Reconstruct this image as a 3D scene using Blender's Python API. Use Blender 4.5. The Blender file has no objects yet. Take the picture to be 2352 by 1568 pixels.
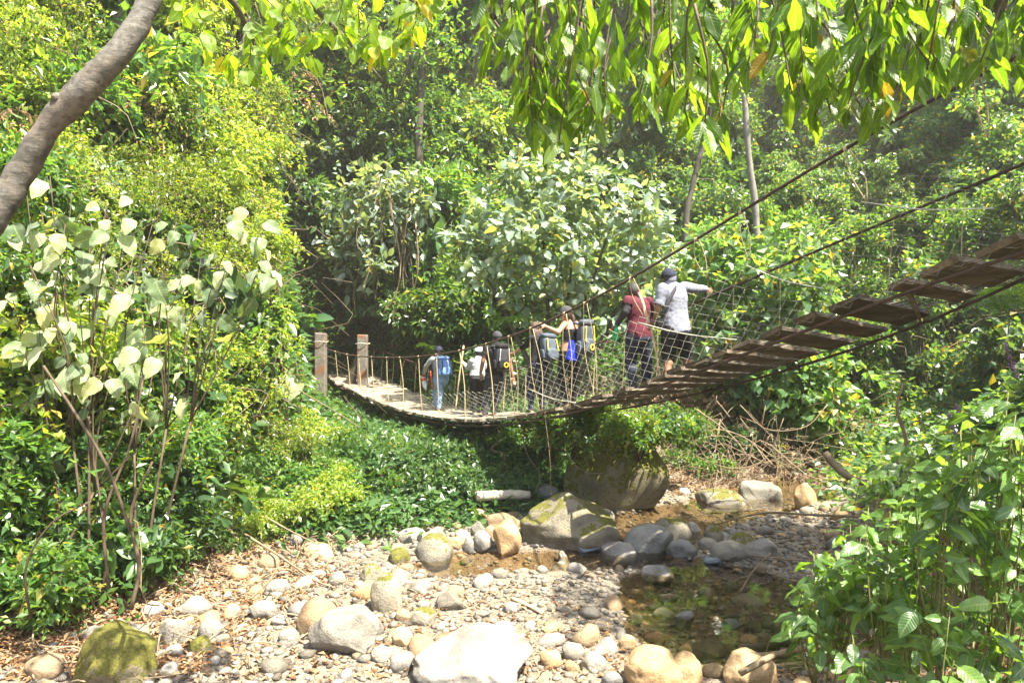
import bpy, bmesh, math, random
import numpy as np
from mathutils import Vector, Matrix

scene = bpy.context.scene
# ------------------------------------------------------------------ camera, world, sun, exposure
CAM_H = 3.0
cam_data = bpy.data.cameras.new('camera')
cam_data.sensor_width = 36.0
cam_data.lens = 24.0
cam_data.clip_start = 0.05
cam_data.clip_end = 500.0
cam = bpy.data.objects.new('camera', cam_data)
cam.location = (0, 0, CAM_H)
cam.rotation_euler = (math.radians(90), 0, 0)
scene.collection.objects.link(cam)
scene.camera = cam

SUN_EL, SUN_AZ = math.radians(63), math.radians(-38)      # azimuth measured from +X towards +Y
to_sun = Vector((math.cos(SUN_EL) * math.cos(SUN_AZ), math.cos(SUN_EL) * math.sin(SUN_AZ), math.sin(SUN_EL)))
world = bpy.data.worlds.new('World')
scene.world = world
world.use_nodes = True
wn, wl = world.node_tree.nodes, world.node_tree.links
wn.clear()
sky_tex = wn.new('ShaderNodeTexSky')
sky_tex.sky_type = 'NISHITA'
sky_tex.sun_disc = False
sky_tex.sun_elevation = SUN_EL
sky_tex.sun_rotation = math.radians(90) - SUN_AZ
sky_tex.air_density = 1.0
sky_tex.dust_density = 2.5
bgn = wn.new('ShaderNodeBackground')
bgn.inputs[1].default_value = 0.105
won = wn.new('ShaderNodeOutputWorld')
wl.new(sky_tex.outputs[0], bgn.inputs[0])
wl.new(bgn.outputs[0], won.inputs[0])

sun_data = bpy.data.lights.new('sun', 'SUN')
sun_data.energy = 5.0
sun_data.angle = math.radians(0.6)
sun_data.color = (1.0, 0.93, 0.79)
sun = bpy.data.objects.new('sun', sun_data)
sun.rotation_euler = to_sun.to_track_quat('Z', 'Y').to_euler()
sun.location = (6, -3, 14)
scene.collection.objects.link(sun)

scene.view_settings.view_transform = 'Standard'
scene.view_settings.look = 'None'
scene.view_settings.exposure = 2.42
scene.view_settings.gamma = 1.0
scene.view_settings.use_curve_mapping = False
cy = scene.cycles
cy.max_bounces = 7
cy.diffuse_bounces = 3
cy.glossy_bounces = 2
cy.transmission_bounces = 4
cy.transparent_max_bounces = 8
cy.volume_bounces = 0
cy.caustics_reflective = False
cy.caustics_refractive = False
cy.sample_clamp_indirect = 4.0
cy.use_adaptive_sampling = True
cy.adaptive_threshold = 0.02
cy.use_denoising = True
try:
    cy.denoiser = 'OPENIMAGEDENOISE'
    cy.denoising_input_passes = 'RGB_ALBEDO_NORMAL'
    cy.denoising_prefilter = 'ACCURATE'
except Exception:
    pass

# ------------------------------------------------------------------ helpers
rng = np.random.default_rng(11)
random.seed(5)
COL = scene.collection
F = 1568.0


def P(x, y, Y):
    """point at depth Y seen at (x, y) of a 2352 x 1568 picture"""
    return np.array([(x - 1176.0) / F * Y, Y, CAM_H + (784.0 - y) / F * Y])


def norm(v):
    v = np.asarray(v, float)
    return v / np.maximum(np.linalg.norm(v, axis=-1, keepdims=True), 1e-9)


def smooth(a, b, x):
    t = np.clip((x - a) / (b - a), 0, 1)
    return t * t * (3 - 2 * t)


def _hash(ix, iy, iz, seed):
    h = (ix * 374761393 + iy * 668265263 + iz * 2147483647 + seed * 1274126177) & 0xFFFFFFFF
    h = ((h ^ (h >> 13)) * 1274126177) & 0xFFFFFFFF
    return ((h ^ (h >> 16)) & 0xFFFFFF) / float(0xFFFFFF) * 2 - 1


def noise3(p, seed=0):
    p = np.asarray(p, float)
    i = np.floor(p).astype(np.int64)
    f = p - i
    f = f * f * (3 - 2 * f)
    out = 0
    for dx in (0, 1):
        for dy in (0, 1):
            for dz in (0, 1):
                w = (f[..., 0] if dx else 1 - f[..., 0]) * (f[..., 1] if dy else 1 - f[..., 1]) * (f[..., 2] if dz else 1 - f[..., 2])
                out = out + w * _hash(i[..., 0] + dx, i[..., 1] + dy, i[..., 2] + dz, seed)
    return out


def noise2(x, y, seed=0):
    x, y = np.broadcast_arrays(np.asarray(x, float), np.asarray(y, float))
    return noise3(np.stack([x, y, np.zeros_like(x)], -1), seed)


def make_mesh(name, V, T, mats, smooth_shade=True, mat_idx=None, attrs=None):
    """mesh from a vertex array and a triangle (or quad) array"""
    V = np.asarray(V, np.float32)
    T = np.asarray(T, np.int32)
    me = bpy.data.meshes.new(name)
    n, k = T.shape
    me.vertices.add(len(V))
    me.vertices.foreach_set('co', V.ravel())
    me.loops.add(n * k)
    me.loops.foreach_set('vertex_index', T.ravel())
    me.polygons.add(n)
    me.polygons.foreach_set('loop_start', np.arange(0, n * k, k, dtype=np.int32))
    me.polygons.foreach_set('loop_total', np.full(n, k, np.int32))
    if mat_idx is not None:
        me.polygons.foreach_set('material_index', np.asarray(mat_idx, np.int32))
    me.polygons.foreach_set('use_smooth', np.full(n, bool(smooth_shade)))
    for a, vals in (attrs or {}).items():
        at = me.attributes.new(a, 'FLOAT', 'POINT')
        at.data.foreach_set('value', np.asarray(vals, np.float32))
    for m in (mats if isinstance(mats, (list, tuple)) else [mats]):
        me.materials.append(m)
    me.update(calc_edges=True)
    return me


def link(name, me, parent=None, M=None):
    o = bpy.data.objects.new(name, me)
    COL.objects.link(o)
    if parent is not None:
        o.parent = parent
    if M is not None:
        o.matrix_basis = M
    return o


def empty(name, loc=(0, 0, 0)):
    o = bpy.data.objects.new(name, None)
    o.location = Vector([float(c) for c in loc])
    o.empty_display_size = 0.1
    COL.objects.link(o)
    return o


def tag(o, label=None, cat=None, group=None, kind=None):
    if label: o['label'] = label
    if cat: o['category'] = cat
    if group: o['group'] = group
    if kind: o['kind'] = kind
    return o


class MB:
    """collects triangles"""
    def __init__(self):
        self.V, self.T, self.n, self.A = [], [], 0, {}

    def add(self, V, T, **attrs):
        V = np.asarray(V, float)
        if len(V) == 0:
            return self
        T = np.asarray(T, int)
        if T.shape[1] == 4:
            T = np.concatenate([T[:, [0, 1, 2]], T[:, [0, 2, 3]]])
        self.V.append(V)
        self.T.append(T + self.n)
        for k, a in attrs.items():
            self.A.setdefault(k, []).append(np.broadcast_to(np.asarray(a, float), (len(V),)))
        self.n += len(V)
        return self

    def arrays(self):
        return np.concatenate(self.V), np.concatenate(self.T)

    def mesh(self, name, mats, smooth_shade=True):
        V, T = self.arrays()
        return make_mesh(name, V, T, mats, smooth_shade, attrs={k: np.concatenate(a) for k, a in self.A.items()})


def tube(pts, rad, seg=6, caps=True):
    """tapered tube along a polyline"""
    pts = np.asarray(pts, float)
    n = len(pts)
    rad = np.broadcast_to(np.asarray(rad, float), (n,))
    tg = np.gradient(pts, axis=0)
    tg = norm(tg)
    a = np.array([0, 0, 1.0]) if abs(tg[0][2]) < 0.9 else np.array([1.0, 0, 0])
    u = norm(np.cross(a, tg[0]))
    V = []
    ang = np.arange(seg) / seg * 2 * np.pi
    for i in range(n):
        u = u - tg[i] * np.dot(u, tg[i])
        u = norm(u)
        w = np.cross(tg[i], u)
        V.append(pts[i] + rad[i] * (np.cos(ang)[:, None] * u + np.sin(ang)[:, None] * w))
    V = np.concatenate(V)
    T = []
    for i in range(n - 1):
        for j in range(seg):
            a0, a1 = i * seg + j, i * seg + (j + 1) % seg
            T += [(a0, a1, a1 + seg), (a0, a1 + seg, a0 + seg)]
    if caps:
        c0, c1 = len(V), len(V) + 1
        V = np.concatenate([V, pts[[0]], pts[[-1]]])
        for j in range(seg):
            T.append((c0, (j + 1) % seg, j))
            T.append((c1, (n - 1) * seg + j, (n - 1) * seg + (j + 1) % seg))
    return V, np.array(T)


def spline(pts, n):
    """Catmull-Rom through points"""
    pts = np.asarray(pts, float)
    P0 = np.concatenate([[2 * pts[0] - pts[1]], pts, [2 * pts[-1] - pts[-2]]])
    t = np.linspace(0, len(pts) - 1 - 1e-6, n)
    i = t.astype(int)
    f = (t - i)[:, None]
    a, b, c, d = P0[i], P0[i + 1], P0[i + 2], P0[i + 3]
    return 0.5 * (2 * b + (c - a) * f + (2 * a - 5 * b + 4 * c - d) * f ** 2 + (3 * b - a - 3 * c + d) * f ** 3)


_ico = {}


def ico(sub):
    if sub not in _ico:
        bm = bmesh.new()
        bmesh.ops.create_icosphere(bm, subdivisions=sub, radius=1.0)
        bm.verts.ensure_lookup_table()
        V = np.array([v.co[:] for v in bm.verts])
        T = np.array([[v.index for v in f.verts] for f in bm.faces])
        bm.free()
        _ico[sub] = (V, T)
    return _ico[sub][0].copy(), _ico[sub][1].copy()


def box(cx, cy_, cz, sx, sy, sz):
    V = np.array([[x, y, z] for x in (-1, 1) for y in (-1, 1) for z in (-1, 1)], float) * (sx / 2, sy / 2, sz / 2) + (cx, cy_, cz)
    T = np.array([[0, 1, 3, 2], [4, 6, 7, 5], [0, 4, 5, 1], [2, 3, 7, 6], [0, 2, 6, 4], [1, 5, 7, 3]])
    return V, T


# ------------------------------------------------------------------ materials
def new_mat(name):
    m = bpy.data.materials.new(name)
    m.use_nodes = True
    nt = m.node_tree
    nt.nodes.clear()
    out = nt.nodes.new('ShaderNodeOutputMaterial')
    return m, nt, nt.nodes, nt.links, out


def ramp(nodes, stops, interp='LINEAR'):
    r = nodes.new('ShaderNodeValToRGB')
    r.color_ramp.interpolation = interp
    el = r.color_ramp.elements
    while len(el) > 1:
        el.remove(el[-1])
    el[0].position, el[0].color = stops[0][0], (*stops[0][1], 1)
    for p, c in stops[1:]:
        e = el.new(p)
        e.color = (*c, 1)
    return r


def noise_node(nodes, links, scale, detail=4, rough=0.55, vec=None):
    n = nodes.new('ShaderNodeTexNoise')
    n.inputs['Scale'].default_value = scale
    n.inputs['Detail'].default_value = detail
    n.inputs['Roughness'].default_value = rough
    if vec is not None:
        links.new(vec, n.inputs['Vector'])
    return n


def math_node(nodes, links, op, a, b=None):
    n = nodes.new('ShaderNodeMath')
    n.operation = op
    for i, v in enumerate((a, b)):
        if v is None:
            continue
        if isinstance(v, (int, float)):
            n.inputs[i].default_value = v
        else:
            links.new(v, n.inputs[i])
    return n.outputs[0]


def mix_col(nodes, links, fac, a, b, mode='MIX'):
    n = nodes.new('ShaderNodeMix')
    n.data_type = 'RGBA'
    n.blend_type = mode
    for i, v in ((0, fac), (6, a), (7, b)):
        if isinstance(v, (int, float)):
            n.inputs[i].default_value = v
        elif isinstance(v, tuple):
            n.inputs[i].default_value = (*v, 1)
        else:
            links.new(v, n.inputs[i])
    return n.outputs[2]


def leaf_mat(name, stops, trans=1.2, tfac=0.48, rough=0.42, spec=0.5, veins=False, tcol=None, sheen=0.0):
    """leaf: coloured by a per-leaf random number; light passes through it"""
    m, nt, N, L, out = new_mat(name)
    at = N.new('ShaderNodeAttribute'); at.attribute_name = 'leafrnd'
    oi = N.new('ShaderNodeObjectInfo')
    s = math_node(N, L, 'ADD', at.outputs['Fac'], oi.outputs['Random'])
    s = math_node(N, L, 'FRACT', s)
    rp = ramp(N, stops)
    L.new(s, rp.inputs[0])
    col = rp.outputs[0]
    hs = N.new('ShaderNodeHueSaturation')
    v = math_node(N, L, 'MULTIPLY_ADD', oi.outputs['Random'], 0.5)
    v.node.inputs[2].default_value = 0.75
    L.new(v, hs.inputs['Value'])
    L.new(col, hs.inputs['Color'])
    col = hs.outputs[0]
    bs = N.new('ShaderNodeBsdfPrincipled')
    bs.inputs['Roughness'].default_value = rough
    bs.inputs['Specular IOR Level'].default_value = spec
    if sheen:
        bs.inputs['Sheen Weight'].default_value = sheen
        bs.inputs['Sheen Roughness'].default_value = 0.6
    if veins:
        al = N.new('ShaderNodeAttribute'); al.attribute_name = 'along'
        ac = N.new('ShaderNodeAttribute'); ac.attribute_name = 'across'
        ab = math_node(N, L, 'ABSOLUTE', ac.outputs['Fac'])
        ph = math_node(N, L, 'SUBTRACT', al.outputs['Fac'], math_node(N, L, 'MULTIPLY', ab, 0.16))
        wv = math_node(N, L, 'SINE', math_node(N, L, 'MULTIPLY', ph, 62.0))
        wv = math_node(N, L, 'POWER', math_node(N, L, 'MULTIPLY_ADD', wv, 0.5), 4.0) if False else math_node(N, L, 'MULTIPLY', wv, 0.5)
        mid = math_node(N, L, 'LESS_THAN', ab, 0.07)
        col = mix_col(N, L, math_node(N, L, 'MULTIPLY', mid, 0.35), col, (0.35, 0.42, 0.16))
        nz = noise_node(N, L, 26.0, 3)
        tcn = N.new('ShaderNodeTexCoord'); L.new(tcn.outputs['Object'], nz.inputs['Vector'])
        blot = ramp(N, [(0.35, (0.72, 0.72, 0.72)), (0.7, (1.15, 1.15, 1.1))])
        L.new(nz.outputs[0], blot.inputs[0])
        col = mix_col(N, L, 0.8, col, blot.outputs[0], 'MULTIPLY')
        bp = N.new('ShaderNodeBump')
        bp.inputs['Strength'].default_value = 0.28
        bp.inputs['Distance'].default_value = 0.004
        L.new(wv, bp.inputs['Height'])
        L.new(bp.outputs[0], bs.inputs['Normal'])
    L.new(col, bs.inputs['Base Color'])
    tr = N.new('ShaderNodeBsdfTranslucent')
    tc = mix_col(N, L, 1.0, col, tcol or (2.6 * trans, 2.4 * trans, 0.7 * trans), 'MULTIPLY')
    L.new(tc, tr.inputs['Color'])
    mx = N.new('ShaderNodeMixShader')
    mx.inputs[0].default_value = tfac
    L.new(bs.outputs[0], mx.inputs[1])
    L.new(tr.outputs[0], mx.inputs[2])
    L.new(mx.outputs[0], out.inputs[0])
    return m


def solid_mat(name, col, rough=0.7, var=0.25, scale=8.0, bump=0.2, col2=None, spec=0.4, metallic=0.0, bump_scale=None):
    m, nt, N, L, out = new_mat(name)
    tc = N.new('ShaderNodeTexCoord')
    oi = N.new('ShaderNodeObjectInfo')
    nz = noise_node(N, L, scale, 6, 0.6, tc.outputs['Object'])
    c2 = col2 or tuple(c * (1 - var) for c in col)
    rp = ramp(N, [(0.3, c2), (0.7, col)])
    L.new(nz.outputs[0], rp.inputs[0])
    hs = N.new('ShaderNodeHueSaturation')
    v = math_node(N, L, 'MULTIPLY_ADD', oi.outputs['Random'], 0.3); v.node.inputs[2].default_value = 0.85
    L.new(v, hs.inputs['Value']); L.new(rp.outputs[0], hs.inputs['Color'])
    bs = N.new('ShaderNodeBsdfPrincipled')
    bs.inputs['Roughness'].default_value = rough
    bs.inputs['Specular IOR Level'].default_value = spec
    bs.inputs['Metallic'].default_value = metallic
    L.new(hs.outputs[0], bs.inputs['Base Color'])
    if bump:
        n2 = noise_node(N, L, bump_scale or scale * 5, 5, 0.65, tc.outputs['Object'])
        bp = N.new('ShaderNodeBump')
        bp.inputs['Strength'].default_value = bump
        bp.inputs['Distance'].default_value = 0.02
        L.new(n2.outputs[0], bp.inputs['Height'])
        L.new(bp.outputs[0], bs.inputs['Normal'])
    L.new(bs.outputs[0], out.inputs[0])
    return m


def rock_mat(name, stops, moss=0.0, moss_col=(0.12, 0.11, 0.02), speck=0.35):
    m, nt, N, L, out = new_mat(name)
    tc = N.new('ShaderNodeTexCoord')
    oi = N.new('ShaderNodeObjectInfo')
    geo = N.new('ShaderNodeNewGeometry')
    at = N.new('ShaderNodeAttribute'); at.attribute_name = 'leafrnd'
    s = math_node(N, L, 'FRACT', math_node(N, L, 'ADD', at.outputs['Fac'], oi.outputs['Random']))
    rp = ramp(N, stops)
    L.new(s, rp.inputs[0])
    big = noise_node(N, L, 3.0, 6, 0.6, geo.outputs['Position'])
    b2 = ramp(N, [(0.3, (0.5, 0.48, 0.44)), (0.5, (0.95, 0.93, 0.9)), (0.68, (1.22, 1.2, 1.12))])
    L.new(big.outputs[0], b2.inputs[0])
    col = mix_col(N, L, 1.0, rp.outputs[0], b2.outputs[0], 'MULTIPLY')
    sp = noise_node(N, L, 120.0, 3, 0.7, geo.outputs['Position'])
    s2 = ramp(N, [(0.36, (1 - speck, 1 - speck, 1 - speck)), (0.55, (1.0, 1.0, 1.0)), (0.75, (1 + speck * .5,) * 3)])
    L.new(sp.outputs[0], s2.inputs[0])
    col = mix_col(N, L, 1.0, col, s2.outputs[0], 'MULTIPLY')
    if moss:
        sx = N.new('ShaderNodeSeparateXYZ'); L.new(geo.outputs['Normal'], sx.inputs[0])
        mn = noise_node(N, L, 6.0, 10, 0.74, geo.outputs['Position'])
        f = math_node(N, L, 'MULTIPLY_ADD', sx.outputs['Z'], 0.22)
        L.new(mn.outputs[0], f.node.inputs[2])
        mr = ramp(N, [(0.76 - moss * 0.45, (0, 0, 0)), (0.80 - moss * 0.45, (1, 1, 1))])
        L.new(f, mr.inputs[0])
        mn2 = noise_node(N, L, 45.0, 4, 0.6, geo.outputs['Position'])
        mcr = ramp(N, [(0.3, tuple(c * 0.5 for c in moss_col)), (0.7, tuple(c * 1.25 for c in moss_col))])
        L.new(mn2.outputs[0], mcr.inputs[0])
        col = mix_col(N, L, mr.outputs[0], col, mcr.outputs[0])
    bs = N.new('ShaderNodeBsdfPrincipled')
    bs.inputs['Roughness'].default_value = 0.82
    bs.inputs['Specular IOR Level'].default_value = 0.3
    L.new(col, bs.inputs['Base Color'])
    n2 = noise_node(N, L, 38.0, 8, 0.68, geo.outputs['Position'])
    bp = N.new('ShaderNodeBump')
    bp.inputs['Strength'].default_value = 0.7
    bp.inputs['Distance'].default_value = 0.035
    L.new(n2.outputs[0], bp.inputs['Height'])
    L.new(bp.outputs[0], bs.inputs['Normal'])
    L.new(bs.outputs[0], out.inputs[0])
    return m


def G(*stops):
    return [(p, c) for p, c in stops]


M = {}
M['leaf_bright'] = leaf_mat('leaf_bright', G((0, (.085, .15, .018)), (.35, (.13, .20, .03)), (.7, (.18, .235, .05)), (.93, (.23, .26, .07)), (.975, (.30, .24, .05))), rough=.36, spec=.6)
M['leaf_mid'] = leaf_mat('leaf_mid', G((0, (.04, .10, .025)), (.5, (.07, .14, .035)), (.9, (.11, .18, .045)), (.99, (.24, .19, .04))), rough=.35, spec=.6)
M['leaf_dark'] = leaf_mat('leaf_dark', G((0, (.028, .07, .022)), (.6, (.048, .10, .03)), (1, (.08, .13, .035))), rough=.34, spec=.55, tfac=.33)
M['leaf_vine'] = leaf_mat('leaf_vine', G((0, (.045, .105, .045)), (.5, (.08, .15, .06)), (.9, (.12, .18, .055)), (.97, (.28, .22, .04)), (1, (.30, .22, .04))), rough=.35, spec=.65)
M['leaf_pale'] = leaf_mat('leaf_pale', G((0, (.11, .17, .12)), (.5, (.17, .235, .175)), (.95, (.22, .28, .21)), (.985, (.28, .24, .06))), rough=.35, spec=.8, tfac=.32)
M['leaf_big'] = leaf_mat('leaf_big', G((0, (.055, .11, .03)), (.3, (.10, .16, .05)), (.55, (.18, .235, .10)), (.85, (.26, .30, .15)), (1, (.25, .24, .08))), rough=.55, spec=.4, veins=True, tfac=.3, sheen=.3)
M['leaf_hang'] = leaf_mat('leaf_hang', G((0, (.05, .105, .012)), (.5, (.075, .145, .015)), (.96, (.10, .17, .02)), (.995, (.13, .09, .02))), rough=.4, spec=.5, veins=True, tfac=.56, trans=1.35)
M['leaf_yellow'] = leaf_mat('leaf_yellow', G((0, (.10, .18, .015)), (.6, (.14, .23, .02)), (.93, (.18, .25, .02)), (1, (.30, .22, .02))), rough=.45, spec=.4, veins=True, tfac=.6, trans=1.3)
M['leaf_fresh'] = leaf_mat('leaf_fresh', G((0, (.055, .12, .03)), (.5, (.085, .17, .04)), (1, (.12, .21, .045))), rough=.36, spec=.55, veins=True, tfac=.42)
M['leaf_dry'] = leaf_mat('leaf_dry', G((0, (.16, .085, .04)), (.4, (.27, .16, .08)), (.8, (.4, .28, .16)), (1, (.22, .09, .04))), rough=.75, spec=.2, tfac=.12, tcol=(1.2, 1.0, .7))
M['stem'] = solid_mat('stem', (.10, .07, .04), .8, .5, 14, .3)
M['stem_green'] = solid_mat('stem_green', (.16, .17, .05), .6, .4, 14, .2)
M['bark'] = solid_mat('bark', (.10, .085, .062), .85, .5, 6, .6)
M['bark_pale'] = solid_mat('bark_pale', (.26, .24, .20), .85, .45, 5, .5)
M['twig_dry'] = solid_mat('twig_dry', (.28, .21, .13), .85, .5, 9, .4)
M['vine'] = solid_mat('vine', (.19, .14, .08), .85, .5, 9, .4)
PALE = G((0, (.17, .16, .14)), (.25, (.26, .24, .20)), (.5, (.20, .195, .175)), (.75, (.31, .29, .25)), (1, (.16, .145, .115)))
M['rock_pale'] = rock_mat('rock_pale', PALE)
M['rock_grey'] = rock_mat('rock_grey', G((0, (.20, .20, .19)), (.5, (.28, .27, .25)), (1, (.24, .225, .20))))
M['rock_dull'] = rock_mat('rock_dull', G((0, (.125, .12, .105)), (.5, (.16, .15, .13)), (1, (.13, .12, .10))))
M['rock_brown'] = rock_mat('rock_brown', G((0, (.27, .19, .11)), (.5, (.34, .25, .16)), (1, (.25, .19, .12))))
M['rock_orange'] = rock_mat('rock_orange', G((0, (.42, .28, .14)), (.5, (.48, .35, .20)), (1, (.40, .27, .14))))
M['rock_blue'] = rock_mat('rock_blue', G((0, (.12, .15, .19)), (.5, (.17, .20, .24)), (1, (.14, .16, .18))))
M['rock_mossy'] = rock_mat('rock_mossy', G((0, (.22, .20, .15)), (.5, (.30, .27, .21)), (1, (.20, .19, .16))), moss=.26, moss_col=(.12, .115, .022))
M['rock_moss_heavy'] = rock_mat('rock_moss_heavy', G((0, (.24, .21, .13)), (1, (.20, .18, .12))), moss=.62, moss_col=(.12, .115, .02))
M['rock_wet'] = rock_mat('rock_wet', G((0, (.12, .085, .045)), (.5, (.17, .13, .075)), (1, (.10, .095, .075))))
# ------------------------------------------------------------------ terrain
BL = np.array([(-7, -6), (-5.4, 2), (-4.5, 5), (-3.8, 6.6), (-3.0, 9.0), (-1.4, 10.4), (.5, 11.7), (2.2, 13.3), (4, 14.8), (6, 16.8), (8, 20.5), (10, 28), (13, 45), (17, 95)], float)
BR = np.array([(2.2, -6), (2.2, 3.5), (2.7, 5.3), (3.6, 7.5), (4.3, 9.4), (5.2, 11.4), (6.6, 13.1), (8.8, 15.3), (11, 19), (13.5, 28), (17, 45), (22, 95)], float)


def side_dist(px, py, poly):
    best = np.full(px.shape, 1e9)
    sign = np.zeros(px.shape)
    for a, b in zip(poly[:-1], poly[1:]):
        d = b - a
        t = np.clip(((px - a[0]) * d[0] + (py - a[1]) * d[1]) / (d @ d), 0, 1)
        dx, dy = px - a[0] - t * d[0], py - a[1] - t * d[1]
        q = np.hypot(dx, dy)
        s = np.sign(d[0] * (py - a[1]) - d[1] * (px - a[0]))
        m = q < best
        best = np.where(m, q, best)
        sign = np.where(m, s, sign)
    return best * sign          # > 0 on the left of the line


def seg_dist(px, py, a, b):
    a, b = np.array(a, float), np.array(b, float)
    d = b - a
    t = np.clip(((px - a[0]) * d[0] + (py - a[1]) * d[1]) / (d @ d + 1e-9), 0, 1)
    return np.hypot(px - a[0] - t * d[0], py - a[1] - t * d[1])


def bed_z(y):
    return .02 * np.clip(y - 6, -3, 8) + .22 * np.clip(y - 13.5, 0, 5) + .80 * np.clip(y - 18.5, 0, 90)


def pool_mask(x, y):
    wob = .18 * noise2(x * 1.3, y * 1.3, 3)
    e = np.hypot((x - 2.45) / 1.35, (y - 7.75) / 1.65) + wob
    a = 1 - smooth(.72, 1.05, e)
    b = 1 - smooth(.28, .55, seg_dist(x, y, (-.75, 9.15), (1.6, 9.35)) + wob * .5)
    c = 1 - smooth(.5, .95, seg_dist(x, y, (2.2, 10.9), (5.3, 13.1)) + wob * .5)
    d = 1 - smooth(.3, .6, seg_dist(x, y, (1.6, 9.4), (2.9, 11.2)) + wob * .5)
    return np.maximum.reduce([a, b, c, d]) * smooth(6.15, 6.6, y)


def height(x, y):
    x, y = np.broadcast_arrays(np.asarray(x, float), np.asarray(y, float))
    dl = np.maximum(side_dist(x, y, BL), 0)
    dr = np.maximum(-side_dist(x, y, BR), 0)
    z = bed_z(y)
    q = x + .36 * y
    back = smooth(-.4, 1.3, q) * smooth(9, 12.5, y)
    hl = .26 * np.minimum(dl, 1.3) + 1.45 * np.clip(dl - 1.3, 0, 9) + .9 * np.maximum(dl - 10.3, 0)
    hb = .40 * np.minimum(dl, .9) + .15 * np.clip(dl - .9, 0, 7.5) + .95 * np.maximum(dl - 8.4, 0)
    z = z + hl * (1 - back) + hb * back
    z = z + .62 * np.minimum(dr, 1.4) + 1.15 * np.maximum(dr - 1.4, 0) * smooth(-2, 3, y) + .6 * np.maximum(dr - 1.4, 0) * (1 - smooth(-2, 3, y))
    z = z + 1.35 * (1 - smooth(1.2, 4.0, y)) * (1 - smooth(0.2, 2.5, np.maximum(dl, dr)))
    out = smooth(.4, 3, np.maximum(dl, dr))
    z = z + out * (.35 * noise2(x * .35, y * .35, 1) + .12 * noise2(x * 1.1, y * 1.1, 2))
    z = z + .022 * noise2(x * 2.2, y * 2.2, 4) + .010 * noise2(x * 6, y * 6, 5)
    # the bank is cut away along the bridge, with a small landing at its far end
    bx, by = x - .92, y - 11.3
    bs_, bo_ = bx * .55 - by * .835, bx * .835 + by * .55
    dz = np.interp(bs_, [-13, -11, -10.2, -9.0, -7.2, -5.2, -3.2, -1.2, 0.5], [2.1, 1.85, 1.60, 1.25, 1.05, .95, .92, 1.1, 1.5])
    wcut = (1 - smooth(.9, 2.6, np.abs(bo_ + .3))) * smooth(-13.5, -11.5, bs_) * (1 - smooth(0, 1.0, bs_))
    z = z + wcut * np.minimum(dz - z, 0)
    inbed = (1 - smooth(0, .5, np.maximum(dl, dr)))
    z = z - .19 * pool_mask(x, y) * inbed
    return z


def axis(lo, hi, fine_lo, fine_hi, d0, g):
    a = list(np.arange(fine_lo, fine_hi, d0))
    d = d0
    v = a[-1]
    while v < hi:
        d *= g
        v += d
        a.append(v)
    d = d0
    v = fine_lo
    pre = []
    while v > lo:
        d *= g
        v -= d
        pre.append(v)
    return np.array(pre[::-1] + a)


ax = axis(-60, 60, -5, 6.5, .085, 1.07)
ay = axis(-8, 90, 4.2, 13.5, .085, 1.07)
GX, GY = np.meshgrid(ax, ay)
GZ = height(GX, GY)
nx, ny = len(ax), len(ay)
idx = np.arange(nx * ny).reshape(ny, nx)
Q = np.stack([idx[:-1, :-1], idx[:-1, 1:], idx[1:, 1:], idx[1:, :-1]], -1).reshape(-1, 4)
dl_, dr_ = np.maximum(side_dist(GX, GY, BL), 0), np.maximum(-side_dist(GX, GY, BR), 0)
bedm = 1 - smooth(0, .9, np.maximum(dl_, dr_) + .35 * noise2(GX * 1.4, GY * 1.4, 8))
wetm = smooth(.02, .5, pool_mask(GX, GY))


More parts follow.
